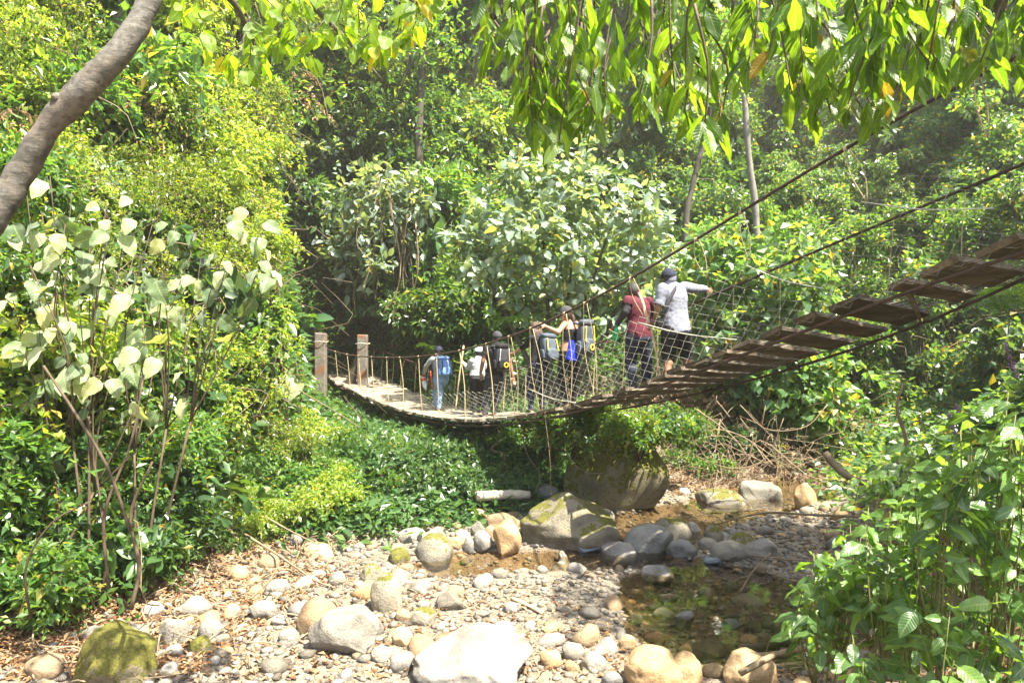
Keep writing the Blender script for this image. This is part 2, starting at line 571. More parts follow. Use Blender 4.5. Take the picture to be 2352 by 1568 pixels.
def ground_material():
    m, nt, N, L, out = new_mat('ground')
    geo = N.new('ShaderNodeNewGeometry')
    bed = N.new('ShaderNodeAttribute'); bed.attribute_name = 'bed'
    wet = N.new('ShaderNodeAttribute'); wet.attribute_name = 'wet'
    n1 = noise_node(N, L, 2.2, 8, .62, geo.outputs['Position'])
    n2 = noise_node(N, L, 34.0, 6, .7, geo.outputs['Position'])
    earth = ramp(N, [(.3, (.055, .038, .022)), (.5, (.11, .08, .048)), (.72, (.18, .13, .08))])
    L.new(n1.outputs[0], earth.inputs[0])
    e2 = ramp(N, [(.3, (.55, .5, .45)), (.7, (1.3, 1.2, 1.1))])
    L.new(n2.outputs[0], e2.inputs[0])
    ec = mix_col(N, L, 1.0, earth.outputs[0], e2.outputs[0], 'MULTIPLY')
    vo = N.new('ShaderNodeTexVoronoi'); vo.inputs['Scale'].default_value = 42.0
    L.new(geo.outputs['Position'], vo.inputs['Vector'])
    grav = ramp(N, [(0, (.10, .088, .068)), (.35, (.18, .165, .135)), (.7, (.26, .245, .205)), (1, (.14, .125, .10))])
    sp = N.new('ShaderNodeSeparateColor'); L.new(vo.outputs['Color'], sp.inputs[0])
    L.new(sp.outputs[0], grav.inputs[0])
    gc = mix_col(N, L, .8, grav.outputs[0], e2.outputs[0], 'MULTIPLY')
    lit = ramp(N, [(.48, (0, 0, 0)), (.62, (1, 1, 1))]); L.new(n1.outputs[0], lit.inputs[0])
    gc = mix_col(N, L, math_node(N, L, 'MULTIPLY', lit.outputs[0], .55), gc, (.20, .14, .09))
    col = mix_col(N, L, bed.outputs['Fac'], ec, gc)
    silt = mix_col(N, L, .6, col, (.13, .092, .05))
    wetc = mix_col(N, L, 1.0, silt, (.8, .74, .64), 'MULTIPLY')
    col = mix_col(N, L, wet.outputs['Fac'], col, wetc)
    bs = N.new('ShaderNodeBsdfPrincipled')
    L.new(col, bs.inputs['Base Color'])
    r = math_node(N, L, 'MULTIPLY_ADD', wet.outputs['Fac'], -.45); r.node.inputs[2].default_value = .9
    L.new(r, bs.inputs['Roughness'])
    bs.inputs['Specular IOR Level'].default_value = .3
    bp = N.new('ShaderNodeBump'); bp.inputs['Strength'].default_value = .7; bp.inputs['Distance'].default_value = .03
    hsum = math_node(N, L, 'SUBTRACT', n2.outputs[0], math_node(N, L, 'MULTIPLY', vo.outputs['Distance'], .8))
    L.new(hsum, bp.inputs['Height']); L.new(bp.outputs[0], bs.inputs['Normal'])
    L.new(bs.outputs[0], out.inputs[0])
    return m


M['ground'] = ground_material()
me = make_mesh('ground', np.stack([GX, GY, GZ], -1).reshape(-1, 3), Q, M['ground'], True, attrs={'bed': bedm.ravel(), 'wet': wetm.ravel()})
tag(link('ground', me), 'creek bed, earth banks and steep valley slopes', None, kind='structure')


# water: one sheet, shows where the bed dips below it
def water_material():
    m, nt, N, L, out = new_mat('water')
    geo = N.new('ShaderNodeNewGeometry')
    n1 = noise_node(N, L, 5.0, 3, .5, geo.outputs['Position'])
    bp = N.new('ShaderNodeBump'); bp.inputs['Strength'].default_value = .08; bp.inputs['Distance'].default_value = .03
    L.new(n1.outputs[0], bp.inputs['Height'])
    fr = N.new('ShaderNodeFresnel'); fr.inputs[0].default_value = 1.33
    L.new(bp.outputs[0], fr.inputs['Normal'])
    tr = N.new('ShaderNodeBsdfTransparent'); tr.inputs[0].default_value = (.95, .88, .74, 1)
    gl = N.new('ShaderNodeBsdfGlossy'); gl.inputs['Roughness'].default_value = .03
    L.new(bp.outputs[0], gl.inputs['Normal'])
    mx = N.new('ShaderNodeMixShader')
    L.new(math_node(N, L, 'MULTIPLY', fr.outputs[0], 1.7), mx.inputs[0])
    L.new(tr.outputs[0], mx.inputs[1]); L.new(gl.outputs[0], mx.inputs[2])
    L.new(mx.outputs[0], out.inputs[0])
    return m


M['water'] = water_material()
wx, wy = np.meshgrid(np.linspace(-1.6, 6.6, 42), np.linspace(5.4, 14, 44))
wz = bed_z(wy) - .042
keep = pool_mask(wx, wy) > -1
wi = np.arange(wx.size).reshape(wx.shape)
WQ = np.stack([wi[:-1, :-1], wi[:-1, 1:], wi[1:, 1:], wi[1:, :-1]], -1).reshape(-1, 4)
pm = pool_mask(wx, wy)
cellmax = np.maximum.reduce([pm[:-1, :-1], pm[:-1, 1:], pm[1:, 1:], pm[1:, :-1]]).ravel()
WQ = WQ[cellmax > .02]
tag(link('creek_water', make_mesh('creek_water', np.stack([wx, wy, wz], -1).reshape(-1, 3), WQ, M['water'])), 'shallow clear brown creek water between the stones', None, kind='structure')




def hf(x, y):
    """terrain height read off the ground mesh (quick)"""
    x, y = np.broadcast_arrays(np.asarray(x, float), np.asarray(y, float))
    i = np.clip(np.searchsorted(ax, x) - 1, 0, nx - 2)
    j = np.clip(np.searchsorted(ay, y) - 1, 0, ny - 2)
    u = np.clip((x - ax[i]) / (ax[i + 1] - ax[i]), 0, 1)
    v = np.clip((y - ay[j]) / (ay[j + 1] - ay[j]), 0, 1)
    return GZ[j, i] * (1 - u) * (1 - v) + GZ[j, i + 1] * u * (1 - v) + GZ[j + 1, i] * (1 - u) * v + GZ[j + 1, i + 1] * u * v


_RAYY = np.concatenate([np.arange(1.5, 20, .07), np.arange(20, 80, .3)])


def ground_hits(x, y, lo=2.5):
    """where lines of sight through picture points meet the ground (nan if nowhere)"""
    x, y = np.atleast_1d(np.asarray(x, float)), np.atleast_1d(np.asarray(y, float))
    Y = _RAYY[_RAYY >= lo][None]
    X = (x[:, None] - 1176) / F * Y
    Z = CAM_H + (784 - y[:, None]) / F * Y
    below = Z < hf(X, np.broadcast_to(Y, X.shape))
    k = below.argmax(1)
    ok = below.any(1)
    r = np.arange(len(x))
    out = np.stack([X[r, k], Y[0, k], hf(X[r, k], Y[0, k])], -1)
    out[~ok] = np.nan
    return out


def ground_hit(x, y, lo=2.5, hi=80):
    g = ground_hits(x, y, lo)[0]
    return None if np.isnan(g[0]) or g[1] > hi else g
# ------------------------------------------------------------------ stones
def rock_verts(seed, sub=3, angular=0.0, rough=.18, fine=.06):
    r = np.random.default_rng(seed)
    V, T = ico(sub)
    if angular > 0:
        for k in range(int(9 + 5 * r.random())):
            n = norm(r.normal(size=3))
            d = 1 - angular * (.18 + .36 * r.random())
            pr = V @ n
            V = V - np.where(pr > d, (pr - d) * .94, 0)[:, None] * n
    off = r.random(3) * 50
    V = V * (1 + rough * noise3(V * 1.1 + off, seed) + fine * noise3(V * 3.1 + off, seed + 1) + fine * .4 * noise3(V * 8 + off, seed + 2))[:, None]
    V[:, 2] = np.where(V[:, 2] < -.45, -.45 + (V[:, 2] + .45) * .4, V[:, 2])
    V -= (V.max(0) + V.min(0)) / 2
    V /= (V.max(0) - V.min(0)) / 2
    return V, T


used_rock_spots = []
rock_names = []


def place_rock(label, x0, x1, y0, y1, mat, seed, angular=.3, sub=4, name='boulder', cat='boulder', rot=None, depth=.8, group=None, sink=.2, Y=None, rough=.16, hscale=1.0):
    cx = (x0 + x1) / 2
    g = ground_hit(cx, y1 - .04 * (y1 - y0)) if Y is None else None
    if Y is None:
        Yf = g[1]
    else:
        Yf = Y
    w = (x1 - x0) / F * Yf
    dp = w * depth
    tan = (y1 - 784) / F
    h = max(.38 * w, (y1 - y0) / F * Yf - .4 * dp * tan) * (1 + sink) * hscale
    Yc = Yf + dp * .42
    X = (cx - 1176) / F * Yc
    zg = float(hf(X, Yc))
    w = (x1 - x0) / F * Yc
    V, T = rock_verts(seed, sub, angular, rough)
    a = rot if rot is not None else 0.0
    if rot is not None:
        c, s = math.cos(a), math.sin(a)
        V[:, [0, 2]] = np.stack([V[:, 0] * c - V[:, 2] * s, V[:, 0] * s + V[:, 2] * c], -1)
        V -= (V.max(0) + V.min(0)) / 2
        V /= (V.max(0) - V.min(0)) / 2
    V = V * (w / 2, dp / 2, h / 2)
    me = make_mesh(name, V, T, M[mat], True)
    o = link(name, me)
    o.location = (X, Yc, zg + h / 2 - sink * h)
    tag(o, label, cat, group)
    used_rock_spots.append((X, Yc, max(w, dp) / 2))
    rock_names.append((X, Yc, ' '.join(label.split()[:4])))
    return o


R = place_rock
R('huge moss covered boulder with undercut base under the bridge', 1292, 1528, 935, 1192, 'rock_moss_heavy', 101, .6, 5, depth=.75, rough=.3, sink=.1, hscale=.95)
R('large rounded brown boulder with dappled mossy top in the creek', 1194, 1418, 1146, 1286, 'rock_mossy', 102, .5, 5, depth=.75, rough=.16)
R('orange angular block stone against the large brown boulder', 1132, 1198, 1213, 1291, 'rock_orange', 103, .8)
R('log shaped tan stone lying behind the orange block', 1117, 1196, 1178, 1222, 'rock_brown', 104, .4, rot=.3, name='stone', cat='stone')
R('pointed pale stone left of the orange block', 985, 1032, 1210, 1256, 'rock_pale', 105, .9, name='stone', cat='stone')
R('round moss brown boulder at the left end of the water', 952, 1042, 1244, 1322, 'rock_mossy', 106, .15, rough=.1)
R('small dark moss green stone with a fern on it', 890, 943, 1258, 1299, 'rock_moss_heavy', 107, .2, name='stone', cat='stone')
R('smooth pale egg shaped stone next to the orange block', 1086, 1132, 1240, 1286, 'rock_pale', 108, .15, name='stone', cat='stone', rot=.5)
R('small white upright stone at the water edge', 1065, 1091, 1254, 1290, 'rock_pale', 109, .6, name='stone', cat='stone')
R('flat tan stone behind the white upright stone', 1024, 1067, 1243, 1270, 'rock_orange', 110, .3, name='stone', cat='stone')
R('grey white stone above the egg shaped stone', 1080, 1114, 1195, 1232, 'rock_pale', 111, .5, name='stone', cat='stone')
R('tan oval stone wedged beside the orange block', 1110, 1143, 1207, 1241, 'rock_brown', 112, .3, name='stone', cat='stone')
R('tall mossy grey boulder standing on the pale gravel', 850, 925, 1320, 1415, 'rock_mossy', 113, .6)
R('brown mottled stone behind the tall mossy boulder', 825, 881, 1296, 1340, 'rock_mossy', 114, .5, name='stone', cat='stone')
R('great white sunlit boulder on the creek bed', 710, 872, 1390, 1516, 'rock_pale', 115, .85, 5)
R('rounded tan boulder leaning behind the white boulder', 678, 786, 1370, 1472, 'rock_brown', 116, .2, depth=.7)
R('broad flat pale boulder at the bottom edge of the picture', 946, 1226, 1492, 1640, 'rock_grey', 117, .5, 5, depth=.9, Y=5.75, rough=.16)
R('pale green wedge shaped stone on the gravel bar', 1001, 1070, 1362, 1409, 'rock_pale', 118, .85, name='stone', cat='stone')
R('dull green half buried stone on the gravel', 943, 1004, 1397, 1440, 'rock_mossy', 119, .4, name='stone', cat='stone')
R('round brown stone left of the dull green stone', 906, 945, 1404, 1434, 'rock_brown', 120, .2, name='stone', cat='stone')
R('blocky cream stone beside the flat boulder', 899, 947, 1452, 1494, 'rock_orange', 121, .7, name='stone', cat='stone')
R('tan slab stone sitting above the flat boulder', 995, 1052, 1457, 1497, 'rock_brown', 122, .6, name='stone', cat='stone')
R('rectangular grey stone near the gravel stick', 1130, 1185, 1431, 1468, 'rock_grey', 123, .6, name='stone', cat='stone')
R('smooth round cream stone near the bottom', 851, 901, 1488, 1526, 'rock_pale', 124, .1, name='stone', cat='stone')
R('dark grey stone touching the flat boulder', 895, 949, 1503, 1549, 'rock_grey', 125, .6, name='stone', cat='stone')
R('rounded tan stone right above the flat boulder', 1168, 1212, 1460, 1492, 'rock_brown', 126, .2, name='stone', cat='stone')
R('small green grey stone by the gravel stick', 1155, 1189, 1387, 1412, 'rock_grey', 127, .3, name='stone', cat='stone')
R('pale flat stone in the middle of the gravel', 1090, 1127, 1404, 1426, 'rock_pale', 128, .6, name='stone', cat='stone')
R('squat dark grey boulder standing in the water', 1377, 1465, 1246, 1305, 'rock_grey', 129, .5)
R('leaning brown grey boulder with a straight ridge', 1430, 1545, 1206, 1298, 'rock_grey', 130, .7, rot=-.45)
R('broad grey boulder behind the leaning boulder', 1496, 1590, 1192, 1264, 'rock_mossy', 131, .4)
R('small grey upright boulder behind the broad grey one', 1570, 1609, 1200, 1246, 'rock_grey', 132, .4, name='stone', cat='stone')
R('low dark stone in front of the broad grey boulder', 1531, 1603, 1250, 1290, 'rock_grey', 133, .4, name='stone', cat='stone')
R('olive stone standing near the upstream gravel', 1617, 1663, 1208, 1252, 'rock_mossy', 134, .5, name='stone', cat='stone')
R('low mossy grey boulder at the far shore of the pool', 1668, 1740, 1225, 1266, 'rock_mossy', 135, .3)
R('pair shaped grey boulder on the right shore', 1702, 1785, 1241, 1290, 'rock_grey', 136, .3)
R('smooth pinkish white boulder mirrored in the pool', 1630, 1716, 1258, 1305, 'rock_pale', 137, .15, rough=.08)
R('small blue stone in the pool before the pinkish boulder', 1615, 1660, 1294, 1315, 'rock_blue', 138, .7, name='stone', cat='stone')
R('dark blue angular stone below the large brown boulder', 1314, 1379, 1256, 1293, 'rock_blue', 139, .85, name='stone', cat='stone')
R('white pointed stone standing in the shallow water', 1281, 1305, 1268, 1308, 'rock_pale', 140, .8, name='stone', cat='stone')
R('small cream stone lying in the shallow water', 1233, 1258, 1298, 1318, 'rock_pale', 141, .4, name='stone', cat='stone')
R('slanting moss topped slab in the upstream water', 1600, 1724, 1128, 1182, 'rock_mossy', 142, .6, rot=.25)
R('bright angular boulder beyond the moss topped slab', 1695, 1792, 1106, 1168, 'rock_pale', 143, .8)
R('tan slab propped against the far right bank', 1822, 1874, 1108, 1170, 'rock_orange', 144, .6)
R('rounded brown cascade stone, lowest of the upstream steps', 1780, 1848, 1068, 1112, 'rock_brown', 145, .4, Y=14.2)
R('flat cascade stone in the middle of the upstream steps', 1765, 1850, 1030, 1070, 'rock_brown', 146, .5, Y=15.3)
R('topmost cascade stone under the hanging branches', 1760, 1840, 1000, 1034, 'rock_grey', 147, .5, Y=16.3)
R('big tan boulder at the bottom edge before the pool', 1434, 1570, 1490, 1600, 'rock_orange', 148, .35, 5, rough=.1)
R('smooth cream boulder right of the big tan boulder', 1531, 1613, 1504, 1592, 'rock_orange', 149, .2, rough=.08)
R('ochre boulder in the bottom right shore', 1660, 1784, 1500, 1600, 'rock_orange', 150, .4, 5)
R('flat dark stone slab at the pool outlet', 1576, 1664, 1474, 1522, 'rock_wet', 151, .5)
R('pale angular stone above the big tan boulder', 1364, 1419, 1466, 1512, 'rock_pale', 152, .75, name='stone', cat='stone')
R('plank shaped grey stone tilted at the pool edge', 1548, 1594, 1410, 1460, 'rock_grey', 153, .8, name='stone', cat='stone', rot=-.6)
R('blue grey stone in the middle of the pool', 1655, 1704, 1428, 1452, 'rock_blue', 154, .7, name='stone', cat='stone')
R('white round stone alone in the dark pool', 1664, 1694, 1338, 1362, 'rock_pale', 155, .2, name='stone', cat='stone')
R('flat grey ledge stone at the gravel tip', 1464, 1548, 1315, 1350, 'rock_grey', 156, .7, name='stone', cat='stone')
R('cream cushion shaped stone at the pool edge', 1512, 1556, 1366, 1390, 'rock_pale', 157, .3, name='stone', cat='stone')
R('wide white stone of the left shore, sunlit', 574, 640, 1378, 1428, 'rock_pale', 158, .5, name='stone', cat='stone')
R('round white ball shaped stone on the left shore', 454, 512, 1425, 1478, 'rock_pale', 159, .08, name='stone', cat='stone', rough=.05)
R('pale block stone left of the ball shaped stone', 366, 434, 1422, 1488, 'rock_pale', 160, .5, name='stone', cat='stone')
R('mossy brown block under the ball shaped stone', 432, 492, 1464, 1512, 'rock_moss_heavy', 161, .6, name='stone', cat='stone')
R('broad olive moss slab in the bottom left corner', 180, 360, 1432, 1600, 'rock_moss_heavy', 162, .5, 5, depth=.9)
R('white rounded stone on the left bank under the leaves', 580, 627, 1140, 1182, 'rock_pale', 163, .2, name='stone', cat='stone')
R('pale stone leaning on the great white boulder', 815, 882, 1405, 1470, 'rock_pale', 164, .6, name='stone', cat='stone')
R('flat white stone of the left shore nearest the twigs', 610, 668, 1330, 1370, 'rock_pale', 165, .3, name='stone', cat='stone')
R('cream oval stone left of the tan leaning boulder', 640, 690, 1450, 1490, 'rock_pale', 166, .2, name='stone', cat='stone')
R('pair of brown knobs shaped rock in the lower left earth', 60, 150, 1520, 1580, 'rock_brown', 167, .3, name='stone', cat='stone')
R('white rock at the foot of the moss covered boulder', 1375, 1412, 1170, 1210, 'rock_pale', 168, .6, name='stone', cat='stone')
R('grey white boulder behind the large brown boulder', 1212, 1290, 1124, 1152, 'rock_pale', 169, .4, Y=12.0)

for (x0, x1, y0, y1, mt, lab) in ((1290, 1345, 1480, 1522, 'rock_pale', 'cream stone right of the broad flat boulder, bottom row'), (1335, 1392, 1505, 1552, 'rock_pale', 'white blocky stone second in the bottom row'), (1240, 1290, 1500, 1545, 'rock_orange', 'tan stone touching the broad flat boulder, bottom row'), (1420, 1462, 1462, 1496, 'rock_orange', 'small ochre stone above the big tan boulder'), (1480, 1530, 1452, 1484, 'rock_brown', 'brown oval stone at the near shore of the pool'),
                              (1610, 1668, 1520, 1560, 'rock_wet', 'wet brown stone between the cream and the ochre boulder'), (1380, 1432, 1545, 1590, 'rock_grey', 'grey stone at the very bottom left of the big tan boulder'), (1440, 1476, 1412, 1438, 'rock_pale', 'pale stone at the gravel shore of the pool'), (1700, 1745, 1462, 1490, 'rock_brown', 'brown stone at the right outlet of the pool'), (1560, 1600, 1480, 1512, 'rock_orange', 'tan stone in the near shore gap'), (1500, 1548, 1395, 1424, 'rock_grey', 'grey flat stone half in the pool')):
    R(lab, x0, x1, y0, y1, mt, int(x0), .45, 3, name='stone', cat='stone')

# stones of the bed that nothing tells apart: largest as objects, the gravel as one mass
rock_shapes = []
for i in range(14):
    V, T = rock_verts(300 + i, 2, (.2, .75)[i % 2] if i % 3 else .45, .14)
    rock_shapes.append((V, T))
small_meshes = {}


def small_rock(i, mat):
    if (i, mat) not in small_meshes:
        V, T = rock_shapes[i]
        small_meshes[(i, mat)] = make_mesh('stone', V, T, M[mat], True)
    return small_meshes[(i, mat)]


def bed_points(n):
    x, y = rng.uniform(-4.8, 5.4, n * 6), rng.uniform(5.2, 13.2, n * 6)
    px = 1176 + x / y * F
    d = np.maximum(side_dist(x, y, BL), -side_dist(x, y, BR))
    ok = (px > -40) & (px < 2100) & (d < .7) & (rng.random(len(x)) > d / .7)
    x, y = x[ok][:n], y[ok][:n]
    return np.stack([x, y, pool_mask(x, y)], -1)


STONE_MARKS = [(x_, y_, n_) for x_, y_, n_ in ((-1.75, 7.3, 'the great white boulder'), (-2.0, 7.9, 'the tan leaning boulder'), (-1.35, 8.4, 'the tall mossy boulder'), (-.9, 9.6, 'the round moss brown boulder'), (-.05, 9.9, 'the orange block'),
               (.9, 10.2, 'the large brown boulder'), (-.3, 6.2, 'the broad flat boulder'), (-2.9, 7.0, 'the ball shaped stone'), (-2.55, 7.9, 'the wide white stone'), (1.3, 6.4, 'the big tan boulder'), (2.3, 6.5, 'the ochre boulder'),
               (1.7, 9.6, 'the leaning grey boulder'), (2.8, 9.5, 'the pinkish white boulder'), (-.4, 8.0, 'the pale green wedge stone'), (.2, 7.9, 'the tan stick'), (1.75, 7.2, 'the tilted plank shaped stone'), (-3.6, 6.7, 'the olive moss slab'),
               (3.3, 10.8, 'the low mossy grey boulder'), (4.2, 12.2, 'the bright angular boulder'), (0.1, 7.3, 'the rectangular grey stone'), (-2.4, 9.0, 'the twig pile'), (2.2, 7.9, 'the dark pool'))]
stone_used = {}


def stone_label(x, y, s, tone):
    mx, my, ph = min(STONE_MARKS, key=lambda q: (q[0] - x) ** 2 + (q[1] - y) ** 2)
    dx, dy = x - mx, y - my
    rel = ('right of' if dx > 0 else 'left of') if abs(dx) > abs(dy) else ('behind' if dy > 0 else 'in front of')
    size = 'tiny' if s < .056 else ('small' if s < .075 else 'fist sized' if s < .1 else 'larger')
    d_ = math.hypot(dx, dy)
    near = 'close' if d_ < .3 else ('just' if d_ < .6 else ('some way' if d_ < 1 else 'far'))
    return '%s %s stone %s %s %s' % (size, tone, near, rel, ph)


TONE = [('rock_pale', 'pale'), ('rock_pale', 'pale'), ('rock_orange', 'tan'), ('rock_grey', 'grey'), ('rock_brown', 'brown')]
made = 0
for x, y, pm in bed_points(3000):
    if made >= 285:
        break
    s = .045 + .115 * rng.random() ** 2.2
    if x < -1.4 and rng.random() < .5:
        s *= 1.35
    if any((x - a) ** 2 + (y - b) ** 2 < (c * .85 + s * .8) ** 2 for a, b, c in used_rock_spots):
        continue
    if .55 > rng.random() and pm > .5:
        continue
    if -.9 < x < 1.4 and 7.6 < y < 9.0 and rng.random() < .75:
        continue
    mat, tone = TONE[rng.integers(len(TONE))]
    if pm > .3 and rng.random() < .7:
        mat, tone = 'rock_wet', 'wet'
    vi = int(rng.integers(14))
    o = link('stone', small_rock(vi, mat))
    sc = s * np.array([1 + .35 * rng.random(), .8 + .3 * rng.random(), .55 + .3 * rng.random()])
    o.scale = sc
    o.rotation_euler = (rng.normal() * .2, rng.normal() * .2, rng.random() * 6.28)
    o.location = (x, y, float(hf(x, y)) + sc[2] * .35)
    grp = 'stones in the creek water' if pm > .35 else ('stones on the left shore' if x < -1.3 else ('stones among the boulders' if y > 9.4 else 'stones on the gravel bar'))
    shp = 'flat' if sc[2] < .64 * s else ('blocky' if vi % 3 == 0 else ('rounded' if vi % 2 == 0 else 'angular'))
    tag(o, stone_label(x, y, s, tone + ' ' + shp), 'stone', 'loose stones of the creek bed')
    used_rock_spots.append((x, y, s))
    made += 1

mb = MB()
for sub, n, s0, s1 in ((1, 5200, .016, .042), (0, 9000, .007, .016)):
    bp_ = bed_points(n)
    pass
    n = len(bp_)
    if sub:
        V, T = ico(1)
    else:
        V = norm(np.array([(a, b, c) for a, b, c in ((1, 0, 0), (-1, 0, 0), (0, 1, 0), (0, -1, 0), (0, 0, 1), (0, 0, -1))], float))
        T = np.array([(0, 2, 4), (2, 1, 4), (1, 3, 4), (3, 0, 4), (2, 0, 5), (1, 2, 5), (3, 1, 5), (0, 3, 5)])
    k = len(V)
    s_ = rng.uniform(s0, s1, n) * np.where((bp_[:, 0] < -1) & (rng.random(n) < .35), 1.5, 1)
    W = V[None] * (1 + .2 * rng.normal(size=(n, k, 1)).clip(-1.5, 1.5)) * np.stack([s_ * rng.uniform(1, 1.6, n), s_, s_ * rng.uniform(.5, .85, n)], -1)[:, None]
    a = rng.random(n) * 6.283
    c, q = np.cos(a)[:, None], np.sin(a)[:, None]
    W = np.stack([W[..., 0] * c - W[..., 1] * q, W[..., 0] * q + W[..., 1] * c, W[..., 2]], -1)
    W += np.stack([bp_[:, 0], bp_[:, 1], hf(bp_[:, 0], bp_[:, 1]) + s_ * .3], -1)[:, None]
    mb.add(W.reshape(-1, 3), (T[None] + (np.arange(n) * k)[:, None, None]).reshape(-1, 3), leafrnd=np.repeat(rng.random(n), k))
gm = rock_mat('gravel', G((0, (.23, .215, .18)), (.2, (.13, .122, .11)), (.4, (.29, .27, .23)), (.55, (.10, .09, .075)), (.7, (.21, .16, .10)), (.85, (.27, .26, .235)), (1, (.11, .08, .055))))
tag(link('gravel', mb.mesh('gravel', gm)), 'loose pale gravel and pebbles covering the creek bed', None, kind='stuff')
# ------------------------------------------------------------------ suspension bridge
C0, U2, R2 = np.array([.92, 11.3]), np.array([.55, -.835]), np.array([.835, .55])
HALF = .62


def line_s(x, off):
    """parameter along the bridge where the plan line at sideways offset off is seen at picture column x"""
    b = C0 + off * R2
    t = (np.asarray(x, float) - 1176) / F
    return (t * b[1] - b[0]) / (U2[0] - t * U2[1])


def plan(s, off):
    s = np.asarray(s, float)
    return C0[0] + off * R2[0] + U2[0] * s, C0[1] + off * R2[1] + U2[1] * s


def fit_z(pix, off):
    pix = np.array(pix, float)
    s = line_s(pix[:, 0], off)
    Y = C0[1] + off * R2[1] + U2[1] * s
    z = CAM_H + (784 - pix[:, 1]) / F * Y
    o = np.argsort(s)
    return s[o], z[o]


NEAR_PIX = [(755, 868), (800, 893), (870, 925), (950, 955), (1050, 966), (1110, 966), (1162, 962), (1233, 953), (1318, 936), (1400, 912), (1500, 880), (1600, 843), (1700, 803), (1900, 715), (2110, 641), (2250, 592), (2352, 560)]
FAR_PIX = [(1500, 908), (1600, 886), (1750, 858), (1870, 824), (2030, 757), (2150, 707), (2258, 663), (2352, 626)]
ns, nz_ = fit_z(NEAR_PIX, -HALF)
fs, fz_ = fit_z(FAR_PIX, HALF)
pn = np.polynomial.Polynomial.fit(ns, nz_, 5)
pf = np.polynomial.Polynomial.fit(np.concatenate([ns[ns < .5], fs]), np.concatenate([nz_[ns < .5] + .03, fz_]), 5)
S0, S1 = float(ns[0]) - .15, 7.6


def zn(s):
    s = np.asarray(s, float)
    e = ns[-1]
    return np.where(s > e, pn(e) + (s - e) * pn.deriv()(e), pn(s))


def zf(s):
    s = np.asarray(s, float)
    e = fs[-1]
    return np.where(s > e, pf(e) + (s - e) * pf.deriv()(e), pf(s))


def deck(s, off):
    """point of the deck top surface"""
    x, y = plan(s, off)
    w = (np.asarray(off) + HALF) / (2 * HALF)
    z = zn(s) * (1 - w) + zf(s) * w
    return np.stack(np.broadcast_arrays(x, y, z), -1)


def wood_mat():
    m, nt, N, L, out = new_mat('plank_wood')
    tc = N.new('ShaderNodeTexCoord'); oi = N.new('ShaderNodeObjectInfo')
    mp = N.new('ShaderNodeMapping'); mp.inputs['Scale'].default_value = (2.0, 22.0, 22.0)
    L.new(tc.outputs['Object'], mp.inputs[0])
    n1 = noise_node(N, L, 1.6, 8, .65, mp.outputs[0])
    rp = ramp(N, [(.25, (.045, .032, .02)), (.5, (.12, .09, .056)), (.75, (.23, .18, .12))])
    L.new(n1.outputs[0], rp.inputs[0])
    n2 = noise_node(N, L, 5.0, 4, .6, tc.outputs['Object'])
    r2 = ramp(N, [(.35, (.5, .5, .45)), (.65, (1.1, 1.1, 1.1))]); L.new(n2.outputs[0], r2.inputs[0])
    col = mix_col(N, L, 1, rp.outputs[0], r2.outputs[0], 'MULTIPLY')
    hs = N.new('ShaderNodeHueSaturation'); L.new(col, hs.inputs['Color'])
    v = math_node(N, L, 'MULTIPLY_ADD', oi.outputs['Random'], .7); v.node.inputs[2].default_value = .65
    L.new(v, hs.inputs['Value'])
    bs = N.new('ShaderNodeBsdfPrincipled'); bs.inputs['Roughness'].default_value = .85
    L.new(hs.outputs[0], bs.inputs['Base Color'])
    bp = N.new('ShaderNodeBump'); bp.inputs['Strength'].default_value = .6; bp.inputs['Distance'].default_value = .01
    L.new(n1.outputs[0], bp.inputs['Height']); L.new(bp.outputs[0], bs.inputs['Normal'])
    L.new(bs.outputs[0], out.inputs[0])
    return m


M['wood'] = wood_mat()
M['wood_sunlit'] = wood_mat()  # paler copy of the wood: sunlight on the far planks put into the colour
for nd in M['wood_sunlit'].node_tree.nodes:
    if nd.type == 'VALTORGB' and len(nd.color_ramp.elements) == 3:
        for el_, c_ in zip(nd.color_ramp.elements, ((.11, .09, .065), (.26, .22, .165), (.38, .33, .26))):
            el_.color = (*c_, 1)
M['cable'] = solid_mat('cable', (.09, .055, .04), .75, .5, 30, .5, spec=.3)
M['wire'] = solid_mat('wire', (.55, .53, .43), .5, .35, 20, .1, spec=.6)
M['rope'] = solid_mat('rope', (.50, .40, .22), .8, .4, 40, .4)
M['concrete'] = solid_mat('concrete', (.14, .125, .10), .9, .55, 5, .5)

bo = deck(0, 0)
bridge = empty('suspension_bridge', bo)
tag(bridge, 'sagging plank footbridge hung on rusty cables with chain link sides', 'bridge')
BO = Vector(bo)


def bpart(name, V, T, mat, smooth_shade=True, kind=None):
    o = link(name, make_mesh(name, np.asarray(V) - bo, T if np.asarray(T).shape[1] in (3, 4) else T, mat, smooth_shade), bridge)
    if kind: o['kind'] = kind
    return o


# planks: four weathered shapes shared
def plank_shape(seed, w, L=1.0):
    r = np.random.default_rng(seed)
    n = 7
    V, T = [], []
    for i in range(n):
        t = -.5 + i / (n - 1)
        wob = r.normal() * .006
        tw = r.normal() * .004
        for (a, b) in ((-.5, -.5), (.5, -.5), (.5, .5), (-.5, .5)):
            end = .012 * r.normal() if i in (0, n - 1) else 0
            V.append((t * L + end, a * w + wob + .006 * r.normal(), b * .050 + tw + .003 * r.normal()))
    for i in range(n - 1):
        for j in range(4):
            T.append((i * 4 + j, (i + 1) * 4 + j, (i + 1) * 4 + (j + 1) % 4, i * 4 + (j + 1) % 4))
    T.append((3, 2, 1, 0)[::-1])
    T.append(tuple((n - 1) * 4 + k for k in range(4)))
    V = np.array(V)
    return V, np.array([t[::-1] for t in T])


